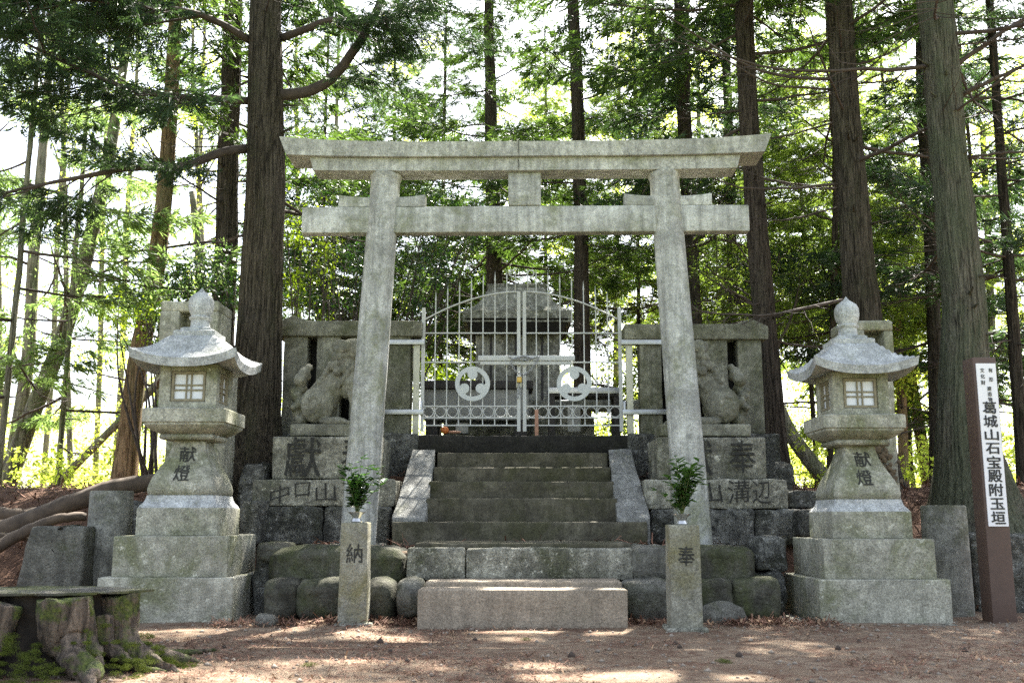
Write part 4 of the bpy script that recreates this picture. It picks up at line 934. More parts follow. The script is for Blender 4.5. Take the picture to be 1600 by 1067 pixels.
# ------------------------------------------------------------------ stump
def stump():
    cx_, cy_, zt = P(58, 920, 7.15)[0], 7.15, .505
    t = thing('tree_stump', 'old moss grown tree stump with spreading roots in the front left corner', 'tree stump', (cx_, cy_, 0))
    n, m_ = 140, 26; ang = np.linspace(0, 2 * math.pi, n, endpoint=False); V = []
    tt = np.linspace(0, 1, m_)
    for f in tt:
        r_ = .50 + .10 * np.sin(ang * 3 + 1) * f + .28 * f ** 2 + .03 * np.sin(11 * ang)
        V.append(np.c_[cx_ + r_ * np.cos(ang), cy_ + .52 * r_ * np.sin(ang), np.full(n, (zt - .015) * (1 - f) - .08 * f)])
    V = np.concatenate(V); V = V + .10 * 2 * nvec(V * np.array((5, 5, 3.0)), 6, 4) * np.repeat(np.clip(tt * 5, .1, 1), n)[:, None]
    idx = np.arange(n * m_).reshape(m_, n); nx = np.roll(idx, -1, 1)
    Fl = [tuple(f) for f in np.stack([idx[:-1], idx[1:], nx[1:], nx[:-1]], -1).reshape(-1, 4)]
    edge = np.c_[cx_ + .72 * np.cos(ang), cy_ + .37 * np.sin(ang), np.full(n, zt)]
    m, tr, b = newmat('mossy_stump_wood'); k = NT(tr); v = k.coord((1, 1, 1)); vv = k.coord((9, 9, 1.2))
    f = k.noise(vv, 1.8, 7, .7, .8); g = k.noise(v, 2.6, 8, .68, .4); mo = k.noise(v, 45, 3, .6)
    c = k.mix(k.ramp(f, [(.35, 0), (.65, 1)]), (.012, .010, .008), (.22, .17, .125))
    mc = k.mix(k.ramp(mo, [(.35, 0), (.65, 1)]), (.03, .045, .008), (.125, .155, .028))
    c = k.mix(k.ramp(g, [(.48, 0), (.56, 1)]), c, mc)
    k.l(c, b.inputs['Base Color']); b.inputs['Roughness'].default_value = .95
    hh = k.bump(f, 1, .05); hh = k.bump(mo, .8, .02, hh); k.l(hh, b.inputs['Normal'])
    put('core', (V, Fl), plain('rot_and_hollow_shade', (.022, .017, .012), .95, 0, .6, 9, .03), t)  # rotten wood, coloured near black to carry the shade of the hollows too
    r = rng_(8)
    for i, (a0, w0, reach, hi_) in enumerate(((-1.02, .15, .86, .49), (-.80, .085, .62, .47), (-.12, .12, .50, .50), (.28, .09, .55, .40), (-1.62, .10, .70, .47), (-1.95, .13, .80, .49), (-2.4, .10, .75, .44), (-2.85, .12, .7, .48), (.9, .12, .5, .45), (1.8, .13, .5, .45), (2.7, .12, .6, .46), (-.45, .07, .50, .36))):
        tq = np.linspace(0, 1, 34); rad_ = .60 + .06 * tq + (reach) * np.clip((tq - .35) / .65, 0, 1) ** 1.7; an = a0 + .16 * np.sin(tq * 3 + i) * tq
        pth = np.c_[cx_ + rad_ * np.cos(an), cy_ + (.60 * .62 + .80 * (rad_ - .60)) * np.sin(an), hi_ * (1 - tq) ** 1.35 - .02]
        pth[:, 2] = np.maximum(pth[:, 2], [hz(x_, y_) - .01 for x_, y_ in pth[:, :2]])
        w_ = w0 * np.interp(tq, [0, .12, .4, .7, 1], [1.05, 1.0, .82, .55, .12])
        V2, F2 = tube(pth, w_, 26); d_ = nvec(V2 * np.array((6, 6, 2.4)), 50 + i, 4) * .15 + nvec(V2 * np.array((26, 26, 6)), 70 + i, 2) * .035
        V2 = V2 + d_ * w0 / .12; V2[:, 2] = np.minimum(V2[:, 2], zt - .012); put('buttress_root', (V2, F2), m, t)
    top = edge + np.array((0, 0, .004)); rings = [np.array((cx_, cy_, zt)) + (top - (cx_, cy_, zt)) * s for s in (1.0, .95, .7, .4, .1)]
    rg = 1 + .24 * (vnoise(np.c_[np.cos(ang) * 5, np.sin(ang) * 5, ang * 0], 3) - .5) + .06 * (vnoise(np.c_[np.cos(ang) * 19, np.sin(ang) * 19, ang * 0], 5) - .5); rings[0][:, :2] = np.array((cx_, cy_)) + (rings[0][:, :2] - (cx_, cy_)) * rg[:, None]
    for r_ in rings[1:]: r_[:, 2] = zt + .015 * (vnoise(r_ * 4, 7) - .5)
    TV = np.concatenate(rings); ii = np.arange(5 * n).reshape(5, n); jn = np.roll(ii, -1, 1)
    TF = [tuple(f_) for f_ in np.stack([ii[:-1], jn[:-1], jn[1:], ii[1:]], -1).reshape(-1, 4)] + [tuple(ii[-1])]
    low = rings[0] - np.array((0, 0, .016)); TV = np.concatenate([TV, low]); a_ = np.arange(n); b_ = (a_ + 1) % n
    TF += [(int(x), int(5 * n + x), int(5 * n + y), int(y)) for x, y in zip(a_, b_)]
    put('cut_top', (TV, TF), granite('grey_cut_wood', (.12, .115, .095), dark=.5, moss=.5, mosscol=(.075, .085, .025), speck=.3, lichen=.1), t, sharp=40)
    for i, pth in enumerate(([(225, 945, 7.6), (262, 975, 7.7), (300, 985, 7.75), (345, 984, 7.9)],)):
        q = np.array([P(*x) for x in pth]); tq = np.linspace(0, 1, 14); q = np.c_[[np.interp(tq, np.linspace(0, 1, len(q)), q[:, k2]) for k2 in range(3)]].T
        q[:, 2] = [hz(a2, b2) + .02 for a2, b2 in q[:, :2]]
        V2, F2 = tube(resample(q, 40), np.linspace(.075, .012, 40) * (1.0 if i == 2 else .62), 16); put('root', (V2 + .055 * nvec(V2 * 7, i, 4) * (1, 1, .6), F2), m, t)
stump()
SCX, SCY = P(58, 920, 7.15)[0], 7.15
def moss_pads():
    r = rng_(31); C, RR = [], []
    for k in range(280):
        a_ = r.uniform(-2.9, .4); rr_ = r.uniform(.60, 1.12); x_, y_ = SCX + rr_ * math.cos(a_), SCY + .68 * rr_ * math.sin(a_)
        C.append(np.array((x_, y_, max(hz(x_, y_), .47 * (1 - (rr_ - .6) / .42) * r.uniform(.3, .85))))); RR.append(np.array((1, 1, .38)) * r.uniform(.018, .06))
    for k in range(60):
        q = ground_at0(r.uniform(-60, 135), r.uniform(985, 1062)); C.append(q + (0, 0, .0)); RR.append(np.array((1, 1, .10)) * r.uniform(.02, .065))
    for u, v in ((480, 1041), (1128, 1034), (487, 1040), (1135, 1036), (822, 1000)):
        C.append(ground_at0(u, v) + (0, 0, .01)); RR.append(np.array((.05, .03, .015)))
    return leaf_clumps(32, C, RR, 420, .0075, .8, .4)
L_moss = leafmat('moss', (.035, .052, .011), (.095, .12, .024), .2, (1.5, 1.5, .6), .1, .9)
MOSS_LATER = lambda: tagp(put('moss', moss_pads(), L_moss, None, (0, 0, 0), smooth=False), kind='stuff')
r = rng_(12)
for i, (u, v) in enumerate([(610, 1019), (594, 1004), (636, 1034), (742, 1000), (1055, 1006), (1062, 1012), (1310, 1014), (1342, 1003), (1155, 1026), (893, 1026), (350, 1012), (1508, 1018)]):
    d = None
    lo_, hi_ = 5.8, 10
    for _ in range(30):
        mid_ = (lo_ + hi_) / 2; q = P(u, v, mid_)
        if q[2] > hz(q[0], q[1]): lo_ = mid_
        else: hi_ = mid_
    s = .018 + .012 * r.random(); V, Fl = lathe([(.2 * s, -s), (.8 * s, -.5 * s), (s, 0), (.75 * s, .6 * s), (.1 * s, 1.1 * s)], 9); V = V * (1 + .3 * np.sin(V[:, 2:3] / s * 9))
    solo('cedar_cone', (V + q + (0, 0, s * .5), Fl), M_cone, q, 'small dark cedar cone lying on the bare ground', 'cone', 'cedar cones on the ground')

# ------------------------------------------------------------------ trees
def ground_at(u, v, z=None):
    lo_, hi_ = 5.0, 15
    for _ in range(30):
        m_ = (lo_ + hi_) / 2; q = P(u, v, m_)
        if q[2] > (hz(q[0], q[1]) if z is None else z): lo_ = m_
        else: hi_ = m_
    return q
GAPS = []       # (point on the ground, half sizes) of the sunny openings in the canopy
for u, v, z, rx, ry in ((540, 989, None, .26, .16), (590, 997, None, .42, .2), (640, 1003, None, .2, .12), (930, 987, None, .5, .16), (960, 1010, None, .8, .22), (1075, 1016, None, .3, .14), (835, 1041, None, .18, .10), (1010, 1056, None, .5, .22), (1120, 1060, None, .3, .14), (860, 1060, None, .2, .1),
                        (870, 922, .33, .75, .25), (592, 968, None, .14, .14), (650, 740, 1.5, .22, .55), (640, 790, 1.1, .14, .2), (600, 856, .68, .16, .14), (820, 850, .68, .9, .12)):
    q = ground_at(u, v, z); GAPS.append((q, rx, ry))
SD_ = np.array(SUN_DIR)
def open_gaps(vf):
    """leave out the foliage quads that would close the sunny openings"""
    V, Fq = vf
    if len(V) == 0: return vf
    c = V.reshape(-1, 4, 3).mean(1); keep = np.ones(len(c), bool)
    wob = .5 + .9 * vnoise(c * np.array((1.2, 1.2, 1.2)), 91)
    for q, rx, ry in GAPS:
        h = (c[:, 2] - q[2]) / SD_[2]; gx_ = c[:, 0] - SD_[0] * h - q[0]; gy_ = c[:, 1] - SD_[1] * h - q[1]
        keep &= ~(((gx_ / (rx * wob + .06)) ** 2 + (gy_ / (ry * wob + .08)) ** 2 < 1) & (c[:, 2] > q[2] + 2.5))
    V = V.reshape(-1, 4, 3)[keep].reshape(-1, 3); return V, np.arange(len(V)).reshape(-1, 4)
def trunk_vf(path, rad, n=40, seed=0, groove=.05, flare=0):
    if n >= 40:
        m2 = 260; zz = np.linspace(0, 1, m2) ** 1.5; t0 = np.linspace(0, 1, len(path))
        rad = np.interp(zz, t0, rad); path = np.c_[[np.interp(zz, t0, path[:, k]) for k in range(3)]].T; n = 150
    V, Fl = tube(path, rad, n, caps=True)
    m_ = len(path); c = np.repeat(path, n, 0); q = V[:m_ * n] - c; L = np.linalg.norm(q, axis=1, keepdims=True); u = q / np.maximum(L, 1e-6)
    if n >= 100:
        wob = .9 * fbm(np.c_[u[:, :2] * 2, c[:, 2] * .9], seed + 20, 2)
        an = np.c_[u[:, :2] * 9 + wob[:, None], c[:, 2] * .55]
        rid = 1 - np.abs(2 * vnoise(an, seed) - 1); rid2 = 1 - np.abs(2 * vnoise(an * np.array((2.1, 2.1, 1.6)), seed + 3) - 1)
        g = -(1.5 * np.clip(rid - .62, 0, 1) + .8 * np.clip(rid2 - .62, 0, 1)) * 2
    else: g = vnoise(np.c_[u[:, :2] * 7, c[:, 2] * .35], seed) + .5 * vnoise(np.c_[u[:, :2] * 15, c[:, 2] * .8], seed + 3) - .75
    big = fbm(np.c_[u[:, :2] * 1.3, c[:, 2] * .5], seed + 9, 2)
    zb = path[0][2]; fl = np.exp(-np.clip(c[:, 2] - zb, 0, 9) / .35) * flare * (.4 + 1.2 * vnoise(np.c_[u[:, :2] * 1.8, c[:, 2] * 0], seed + 5))
    V[:m_ * n] = c + q * (1 + groove * g + .12 * big + fl)[:, None]
    return V, Fl
# --- cedar branch variants: limb, twigs and needle sprays along +X
def leaf_quads(p, d, side, L, W):
    a = p; b = p + d * (L * .45)[:, None] + side * (W * .5)[:, None]; c = p + d * L[:, None]; e = p + d * (L * .45)[:, None] - side * (W * .5)[:, None]
    n = len(p); V = np.stack([a, b, c, e], 1).reshape(-1, 3); return V, np.arange(4 * n).reshape(n, 4)
def unit(x): return x / np.maximum(np.linalg.norm(x, axis=-1, keepdims=True), 1e-9)
def cedar_branch(seed, L=2.4, droop=.25, dens=1.0, twig=True, needle=.165):
    r = rng_(seed); wood, P_, D_ = [], [], []
    t = np.linspace(0, 1, 12); wv = np.cumsum(r.normal(0, .03, 12)) * L * .5
    path = np.c_[L * t, wv * t, -droop * L * t + droop * 1.1 * L * t ** 2.3 + np.cumsum(r.normal(0, .012, 12)) * L * .4]
    wood.append(tube(path, np.linspace(.0105 * L ** .8, .003, 12), 5, caps=False))
    nt_ = int(15 * L / 2.4 * 1.25)
    for k in range(nt_):
        f = .18 + .82 * (k + r.random()) / nt_; p0 = np.array([np.interp(f, t, path[:, j]) for j in range(3)])
        s = 1 if k % 2 else -1; l = (.55 * L * (1 - f) * .75 + .22) * r.uniform(.6, 1.25); az = s * r.uniform(.5, 1.15)
        tt = np.linspace(0, 1, 6); dv = np.array((math.cos(az), math.sin(az), r.uniform(-.35, .15)))
        tw = p0 + np.outer(tt, dv) * l + np.c_[np.zeros(6), np.zeros(6), -.28 * l * tt ** 1.5 + .22 * l * tt ** 3] + np.cumsum(r.normal(0, .012, (6, 3)), 0)
        wood.append(tube(tw, np.linspace(.0055, .002, 6), 3, caps=False))
        if not twig: continue
        ns = max(4, int(l / .036 * dens))
        for j in range(ns):
            f2 = .15 + .85 * r.random(); q = np.array([np.interp(f2, tt, tw[:, i]) for i in range(3)])
            # a fan of rope-like shoots
            sgn = 1 if j % 2 else -1; lat = np.array((-dv[1], dv[0], 0)) * sgn
            d0 = unit(dv * r.uniform(.5, 1.1) + lat * r.uniform(.2, 1.0) + np.array((0, 0, r.uniform(-.55, .15))))
            m_ = 5; ss = r.random(m_)[:, None]
            P_.append(q + d0 * ss * .16); D_.append(unit(d0 + r.normal(0, .32, (m_, 3)) + np.array((0, 0, -.12)) * ss))
    if P_:
        P_, D_ = np.concatenate(P_), np.concatenate(D_); n = len(P_)
        side = unit(np.cross(D_, r.normal(0, 1, (n, 3)))); Lf = r.uniform(.6, 1.35, n) * needle
        lv = leaf_quads(P_, D_, side, Lf, np.clip(Lf * r.uniform(.10, .17, n), .012, .03))
    else: lv = (np.zeros((0, 3)), np.zeros((0, 4), int))
    return join(*wood), lv
BR = [cedar_branch(300 + i, 2.4, .22 + .05 * (i % 3), 1.0) for i in range(7)]
BARE = [cedar_branch(340 + i, 2.4, .2 + .08 * (i % 3), twig=False) for i in range(4)]
def place(vf, M, off):
    V, Fq = vf; return V @ M.T + off, Fq
def rotm(az, pitch, roll=0):
    return np.array((Matrix.Rotation(az, 3, 'Z') @ Matrix.Rotation(-pitch, 3, 'Y') @ Matrix.Rotation(roll, 3, 'X')))
def crown_parts(axis, z0, z1, n, Lb, Lt, seed, bare_to=None, bare_n=0, az_pref=None, low_dens=1):
    """axis(z) -> trunk centre. returns wood, leaves"""
    r = rng_(seed); W, Lv = [], []
    for k in range(n):
        f = (k + r.random()) / n; z = z0 + (z1 - z0) * f; az = k * 2.4 + r.normal(0, .4)
        L = (Lb + (Lt - Lb) * f) * r.uniform(.7, 1.2); s = L / 2.4; wd, lf = BR[r.integers(len(BR))]
        M = rotm(az, r.uniform(-.15, .25), r.normal(0, .3)) * s; M[:, 1] *= r.choice((-1, 1))
        W.append(place(wd, M, axis(z))); Lv.append(place(lf, M, axis(z)))
    for k in range(bare_n):
        z = r.uniform(bare_to[0], bare_to[1]); az = r.uniform(0, 2 * math.pi); s = r.uniform(.5, 1.2) * Lb / 2.4
        W.append(place(BARE[r.integers(4)][0], rotm(az, r.uniform(-.2, .3), r.normal(0, .4)) * s, axis(z)))
    return join(*W), (join(*Lv) if Lv else None)
def tree(label, keys, D, barkm, leafm, H, z0, n, Lb, Lt, seed, bare=(0, 0, 0), name='cedar_tree', cat='tree', flare=.5, group='cedars around the shrine', extra=None, crownseed=None):
    """keys = [(v, u centre, width px)] from low to high along the trunk"""
    pts, rad = [], []
    for v, u, w_ in keys:
        p = P(u, v, D); pts.append(p); dx_ = (u - CX) / F; rad.append(w_ / 2 * (D / (CT - (CY - v) / F * ST)) / F / math.sqrt(1 + dx_ * dx_))
    pts = np.array(pts); rad = np.array(rad); lean = (pts[-1] - pts[0]) / (pts[-1][2] - pts[0][2]); lean2 = lean * np.array((.4, .4, 0))
    zb = hz(pts[0][0], D) - .15
    base = pts[0] + lean * (zb - pts[0][2]) if pts[0][2] > zb else pts[0]
    P_ = [base] if pts[0][2] > zb + .05 else []; R_ = [rad[0] * 1.06] if P_ else []
    P_ += list(pts); R_ += list(rad); top = pts[-1]; tap = max(.02, rad[-1])
    for f in (.25, .5, .75, 1.0):
        z = top[2] + (H - top[2]) * f
        P_.append(np.array((top[0] + lean2[0] * (z - top[2]), top[1] + lean2[1] * (z - top[2]), z))); R_.append(tap * (1 - .93 * f))
    P_, R_ = np.array(P_), np.array(R_); zs = np.linspace(P_[0][2], P_[-1][2], 60)
    path = np.c_[np.interp(zs, P_[:, 2], P_[:, 0]), np.interp(zs, P_[:, 2], P_[:, 1]), zs]; rr = np.interp(zs, P_[:, 2], R_)
    r = rng_(seed); path[:, :2] += np.cumsum(r.normal(0, .006, (60, 2)), 0)
    t = thing(name, label, cat, (path[0][0], D, zb + .15), group)
    put('trunk', trunk_vf(path, rr, 44 if keys[0][2] > 35 else 24, seed, .05, flare), barkm, t)
    def axis(z): return np.array([np.interp(z, path[:, 2], path[:, k]) for k in range(3)])
    st_ = []
    for k in range(16 if keys[0][2] > 35 else 8):
        z_ = r.uniform(zb + 1.5, zb + 9); a_ = r.uniform(0, 2 * math.pi); rz = np.interp(z_, zs, rr); dr = np.array((math.cos(a_), math.sin(a_), r.uniform(-.2, .4))); ln_ = r.uniform(.06, .28)
        st_.append(tube(axis(z_) + dr * (rz * .85 + ln_ * np.linspace(0, 1, 4)[:, None]), np.linspace(.028, .010, 4) * (.6 + rz), 6))
    put('dead_stubs', join(*st_), barkm, t)
    wood, lv = crown_parts(axis, max(z0, 6.3 if 18 < D < 24 and H > 18.5 and z0 > 4.5 else 0), H - .3, int(n * (.85 if 17 < D < 24 else 1)), Lb, Lt, seed + 1, bare[:2], bare[2])
    if extra:
        w2, l2 = extra(axis); wood = join(wood, w2)
        if l2 is not None: lv = join(lv, l2) if lv is not None else l2
    put('branches', wood, M_twig, t)
    if lv is not None: put('crown', open_gaps(lv), leafm, t, smooth=False)
    return t
def limb(pth, r0, r1, n=18, seed=0):
    q = resample([P(*x) for x in pth], n); r = rng_(seed); q[1:] += np.cumsum(r.normal(0, .008, (n - 1, 3)), 0)
    return q, tube(q, np.linspace(r0, r1, n), 8, caps=True)
def dress(path, seed, n, s0, s1, f0=.2, down=.0, az_sp=1.2):
    """sprays growing off a limb"""
    r = rng_(seed); W, L = [], []; m_ = len(path)
    for k in range(n):
        f = f0 + (1 - f0) * (k + r.random()) / n; i = min(m_ - 2, int(f * (m_ - 1))); p = path[i] + (path[i + 1] - path[i]) * (f * (m_ - 1) - i); d = path[i + 1] - path[i]
        az = math.atan2(d[1], d[0]) + r.uniform(-az_sp, az_sp); s = r.uniform(s0, s1) / 2.4; wd, lf = BR[r.integers(len(BR))]
        M = rotm(az, r.uniform(-.35, .3) - down, r.normal(0, .5)) * s
        W.append(place(wd, M, p)); L.append(place(lf, M, p))
    return W, L
def extra_limbs(specs):
    def f(axis):
        W, L = [], []
        for i, (pth, r0, r1, n, s0, s1, f0, down) in enumerate(specs):
            q, vf = limb(pth, r0, r1, seed=i * 7 + 1); W.append(vf)
            if n:
                a, b = dress(q, i * 13 + 5, n, s0, s1, f0, down); W += a; L += b
        return join(*W), (join(*L) if L else None)
    return f
big_limbs = [
    ([(392, 232, 13.5), (340, 236, 13.3), (300, 262, 13.0), (215, 262, 12.4), (120, 280, 12.0), (-20, 310, 11.6)], .07, .012, 10, .9, 1.7, .15, .05),
    ([(395, 158, 13.5), (300, 152, 13.0), (200, 145, 12.2), (120, 110, 11.6), (20, 60, 11.0)], .06, .012, 12, 1.0, 1.9, .15, .0),
    ([(400, 70, 13.5), (320, 20, 12.9), (220, 10, 12.0), (80, -10, 11.2), (-40, 0, 10.8)], .055, .012, 12, 1.1, 2.0, .15, .05),
    ([(430, 150, 13.5), (500, 138, 13.4), (545, 95, 13.3), (580, 40, 13.2), (610, -30, 13.1)], .088, .05, 9, .8, 1.4, .35, .0),
    ([(440, 60, 13.5), (520, 30, 13.0), (590, 35, 12.6), (660, 10, 12.3)], .06, .02, 10, .8, 1.5, .25, .1),
    ([(395, -30, 13.5), (300, -40, 12.6), (180, -30, 11.4), (60, -30, 10.6)], .055, .012, 12, 1.2, 2.0, .15, .1),
]
tree('thick reddish cedar with furrowed bark and heavy dark limbs, behind the left lantern', [(752, 378, 142), (705, 386, 112), (650, 395, 88), (600, 400, 80), (500, 406, 70), (300, 412, 63), (100, 414, 55), (0, 416, 50)], 13.5, B_big, L_cedar2, 21, 9.5, 66, 3.6, .8, 401, (5, 9, 6), extra=extra_limbs(big_limbs), flare=.8)
tree('slimmer straight cedar close behind the thick left cedar', [(560, 350, 37), (400, 354, 36), (300, 357, 35), (100, 363, 31), (0, 366, 29)], 17.2, B_red, L_cedar, 20, 7.0, 54, 3.0, .8, 402, (4, 8, 8))
R_limbs = [([(1300, 124, 14.5), (1240, 122, 14.3), (1183, 110, 14.0), (1108, 70, 13.6), (1040, 25, 13.2)], .03, .008, 0, 0, 0, 0, 0), ([(1300, 140, 14.5), (1206, 134, 14.2), (1150, 108, 13.8), (1060, 60, 13.4)], .022, .006, 0, 0, 0, 0, 0),
    ([(1312, 288, 14.5), (1234, 295, 14.2), (1160, 296, 14.0), (1095, 268, 13.8), (1040, 262, 13.6)], .022, .006, 0, 0, 0, 0, 0), ([(1342, 100, 14.5), (1400, 78, 14.3), (1440, 50, 14.2)], .02, .008, 0, 0, 0, 0, 0), ([(1345, 130, 14.5), (1390, 128, 14.3), (1430, 100, 14)], .02, .008, 0, 0, 0, 0, 0)]
R_limbs2 = [([(1472, 118, 13), (1530, 78, 12.8), (1600, 33, 12.5), (1660, 0, 12.3)], .04, .02, 0, 0, 0, 0, 0), ([(1500, 150, 13), (1550, 125, 12.7), (1640, 95, 12.3)], .035, .016, 0, 0, 0, 0, 0), ([(1512, 247, 13), (1560, 240, 12.8), (1640, 232, 12.5)], .022, .012, 0, 0, 0, 0, 0)]
tree('broad grey green cedar trunk right of the right lantern, nearest of the right trees', [(770, 1520, 136), (715, 1512, 108), (660, 1506, 90), (600, 1504, 82), (480, 1504, 70), (250, 1478, 61), (120, 1466, 59), (0, 1454, 58)], 13.0, B_grey, L_cedar, 22, 10, 60, 3.6, .8, 403, (3.5, 9, 8), extra=extra_limbs(R_limbs2), flare=.5)
tree('tall brown cedar rising straight behind the right lantern finial', [(560, 1352, 68), (500, 1349, 62), (400, 1341, 53), (200, 1324, 45), (0, 1310, 41)], 14.5, B_big, L_cedar, 21, 9.5, 60, 3.4, .8, 404, (3, 9, 12), extra=extra_limbs(R_limbs), flare=.5)
tree('reddish cedar just right of the torii, between fence and right lantern', [(720, 1212, 44), (600, 1204, 38), (500, 1194, 37), (400, 1187, 35), (300, 1181, 33), (100, 1170, 30), (0, 1167, 29)], 15.5, B_red, L_cedar, 20, 8.5, 54, 3.2, .8, 405, (3.5, 8.5, 10), flare=.5)
tree('dark cedar right behind the right torii pillar', [(560, 1085, 24), (400, 1080, 21), (300, 1075, 24), (200, 1069, 22), (0, 1062, 24)], 18.5, B_dark, L_cedar2, 20, 6.0, 54, 3.0, .7, 406, (3.5, 7, 10))
tree('slim cedar between the dark cedar and the reddish one', [(560, 1148, 18), (400, 1143, 17), (200, 1135, 14), (0, 1128, 13)], 22, B_red, L_cedar, 21, 6.0, 51, 2.8, .7, 407, (3.5, 7, 8))
tree('straight cedar seen through the torii, right of the stone shrine', [(640, 911, 28), (500, 908, 25), (350, 906, 21), (100, 901, 20), (0, 895, 18)], 19.5, B_red, L_cedar, 20, 5.5, 54, 2.9, .7, 408, (3.5, 7, 10))
tree('straight cedar seen through the torii, directly behind the stone shrine', [(560, 776, 28), (440, 775, 26), (300, 772, 23), (100, 768, 17), (0, 766, 15)], 21, B_red, L_cedar, 19, 5.0, 64, 3.0, .7, 409, (3.5, 7, 12))
tree('very thin cedar showing only above the torii, left of the dark one', [(560, 1046, 13), (300, 1032, 12), (200, 1027, 11), (60, 1017, 13), (0, 1014, 12)], 27, B_dark, L_cedar2, 21, 5.5, 51, 2.8, .7, 410, (4, 8, 8))
tree('dark cedar half hidden on the left of the broad grey green trunk', [(680, 1462, 24), (600, 1461, 24), (400, 1452, 21), (200, 1440, 18), (0, 1432, 16)], 18.5, B_dark, L_cedar2, 20, 3.6, 50, 3.0, .7, 411, (2.5, 7, 6))
tree('thin knotty cedar at the right edge beyond the broad trunk', [(680, 1596, 24), (600, 1588, 22), (400, 1572, 18), (200, 1555, 15), (0, 1541, 13)], 16, B_dark, L_cedar2, 19, 4.5, 40, 2.6, .7, 412, (2.5, 8, 22))
# young cedars standing further back, mostly foliage
back = [(1255, 24, 5.0, 'young cedar full of green sprays, between the reddish and brown trunks', L_light), (1400, 26, 3.6, 'young cedar full of sprays, behind the right old lantern', L_light), (995, 27, 6.0, 'young cedar with low sprays, left of the right torii pillar', L_light), (690, 25, 4.8, 'young cedar with low sprays, left of the stone shrine', L_cedar),
        (610, 27, 5.5, 'young cedar behind the left torii pillar', L_cedar), (850, 30, 6.8, 'young cedar between the two trunks seen through the torii', L_light), (1530, 24, 3.6, 'young cedar full of sprays at the right edge', L_cedar), (120, 19, 2.6, 'young cedar with pale hanging sprays at the far left', L_pale), (30, 16, 3.2, 'young cedar with pale hanging sprays at the left edge', L_pale), (1310, 21, 4.6, 'young cedar full of green sprays, behind the brown trunk', L_light), (500, 26, 6, 'young cedar behind the left end of the torii lintel', L_cedar), (1190, 30, 6.2, 'young cedar far behind the reddish trunk', L_light)]
for i, (u, D, z0_, lab, lm) in enumerate(back):
    sc_ = 16.0 * 16 / D / 1.0
    tree(lab, [(640, u + (u - 800) * .03, 9 * 20 / D), (400, u, 8 * 20 / D), (200, u - (u - 800) * .022, 7 * 20 / D), (60, u - (u - 800) * .04, 5 * 20 / D)], D, B_pale if lm is L_pale else B_red, lm, 15 + i % 3, z0_, 34 if lm is L_pale else 66, 3.2, .6, 430 + i * 3, (2.2, 4, 3), group='young cedars at the back')

# --- broadleaved trees and shrubs
def leaf_clumps(seed, centres, radii, per, size, up=.35, asp=.45):
    r = rng_(seed); n = len(centres); C = np.repeat(np.asarray(centres), per, 0); Rr = np.repeat(np.asarray(radii), per, 0)
    d = unit(r.normal(0, 1, (n * per, 3))); rad = r.random(n * per) ** .45
    p = C + d * Rr * rad[:, None]
    dd = unit(d * .6 + r.normal(0, .6, (n * per, 3)) + np.array((0, 0, -.1))); sd = unit(np.cross(dd, np.array((0, 0, 1.)) + r.normal(0, up, (n * per, 3))))
    L = r.uniform(.6, 1.3, n * per) * size
    return leaf_quads(p, dd, sd, L, L * asp * r.uniform(.8, 1.2, n * per))
def bent_tree(label, keys, D, barkm, leafm, seed, nb, spread, per, size, zmin, H=None, name='broadleaf_tree', group='slender broadleaved trees behind', cat='tree', rad_scale=1):
    pts = np.array([P(u, v, D) for v, u, w_ in keys]); rad = np.array([w_ for v, u, w_ in keys]) / 2 * D / F * rad_scale
    zb = hz(pts[0][0], D) - .1
    if pts[0][2] > zb: pts[0] = pts[0] + (pts[0] - pts[1]) / max(.3, (pts[1][2] - pts[0][2])) * (pts[0][2] - zb)
    path = resample(pts, 30); rr = np.interp(np.linspace(0, 1, 30), np.linspace(0, 1, len(rad)), rad)
    t = thing(name, label, cat, (path[0][0], D, max(zb + .1, path[0][2])), group)
    put('trunk', trunk_vf(path, rr, 20, seed, .03, .3), barkm, t)
    r = rng_(seed); W, C, RR = [], [], []
    for k in range(nb):
        i = r.integers(8, 30); p = path[i]
        if p[2] < zmin: continue
        d = unit(np.array((r.normal(0, 1), r.normal(0, 1), r.uniform(.1, 1.1)))); l = spread * r.uniform(.5, 1.2); tt = np.linspace(0, 1, 7)[:, None]
        q = p + d * l * tt + np.cumsum(r.normal(0, .03 * l, (7, 3)), 0) * tt
        W.append(tube(q, np.linspace(min(rr[i] * .5, .04), .006, 7), 5, caps=False))
        for f in (3, 4, 5, 6): C.append(q[f] + r.normal(0, .15, 3) * spread * .5); RR.append(np.array((1, 1, .55)) * spread * r.uniform(.18, .34))
        for f in (3, 5):
            q2 = q[f] + unit(d + r.normal(0, .7, 3)) * l * .5 * tt; W.append(tube(q2, np.linspace(.01, .003, 7), 3, caps=False)); C.append(q2[6]); RR.append(np.array((1, 1, .55)) * spread * r.uniform(.15, .3))
    if W: put('branches', join(*W), M_twig, t)
    if C and per: put('crown', leaf_clumps(seed + 1, C, RR, per, size), leafm, t, smooth=False)
    return t
bent_tree('tan barked tree leaning right, between the round pillar and left lantern', [(752, 194, 38), (650, 205, 32), (560, 215, 30), (450, 241, 28), (300, 258, 25), (200, 265, 23), (0, 275, 20), (-120, 280, 14)], 17.5, B_tan, L_pale, 501, 9, 1.5, 22, .08, 5)
bent_tree('mossy slanting trunk at the left edge, among light sprays', [(700, 30, 30), (620, 60, 26), (540, 95, 24), (420, 130, 22), (250, 170, 18), (60, 200, 12)], 20, B_pale, L_pale, 502, 12, 1.8, 22, .08, 3)
bent_tree('pale upright trunk left of the mossy slanting one', [(720, 20, 22), (560, 45, 20), (400, 52, 18), (200, 70, 14), (0, 85, 10)], 23, B_pale, L_pale, 503, 12, 2, 22, .08, 3)
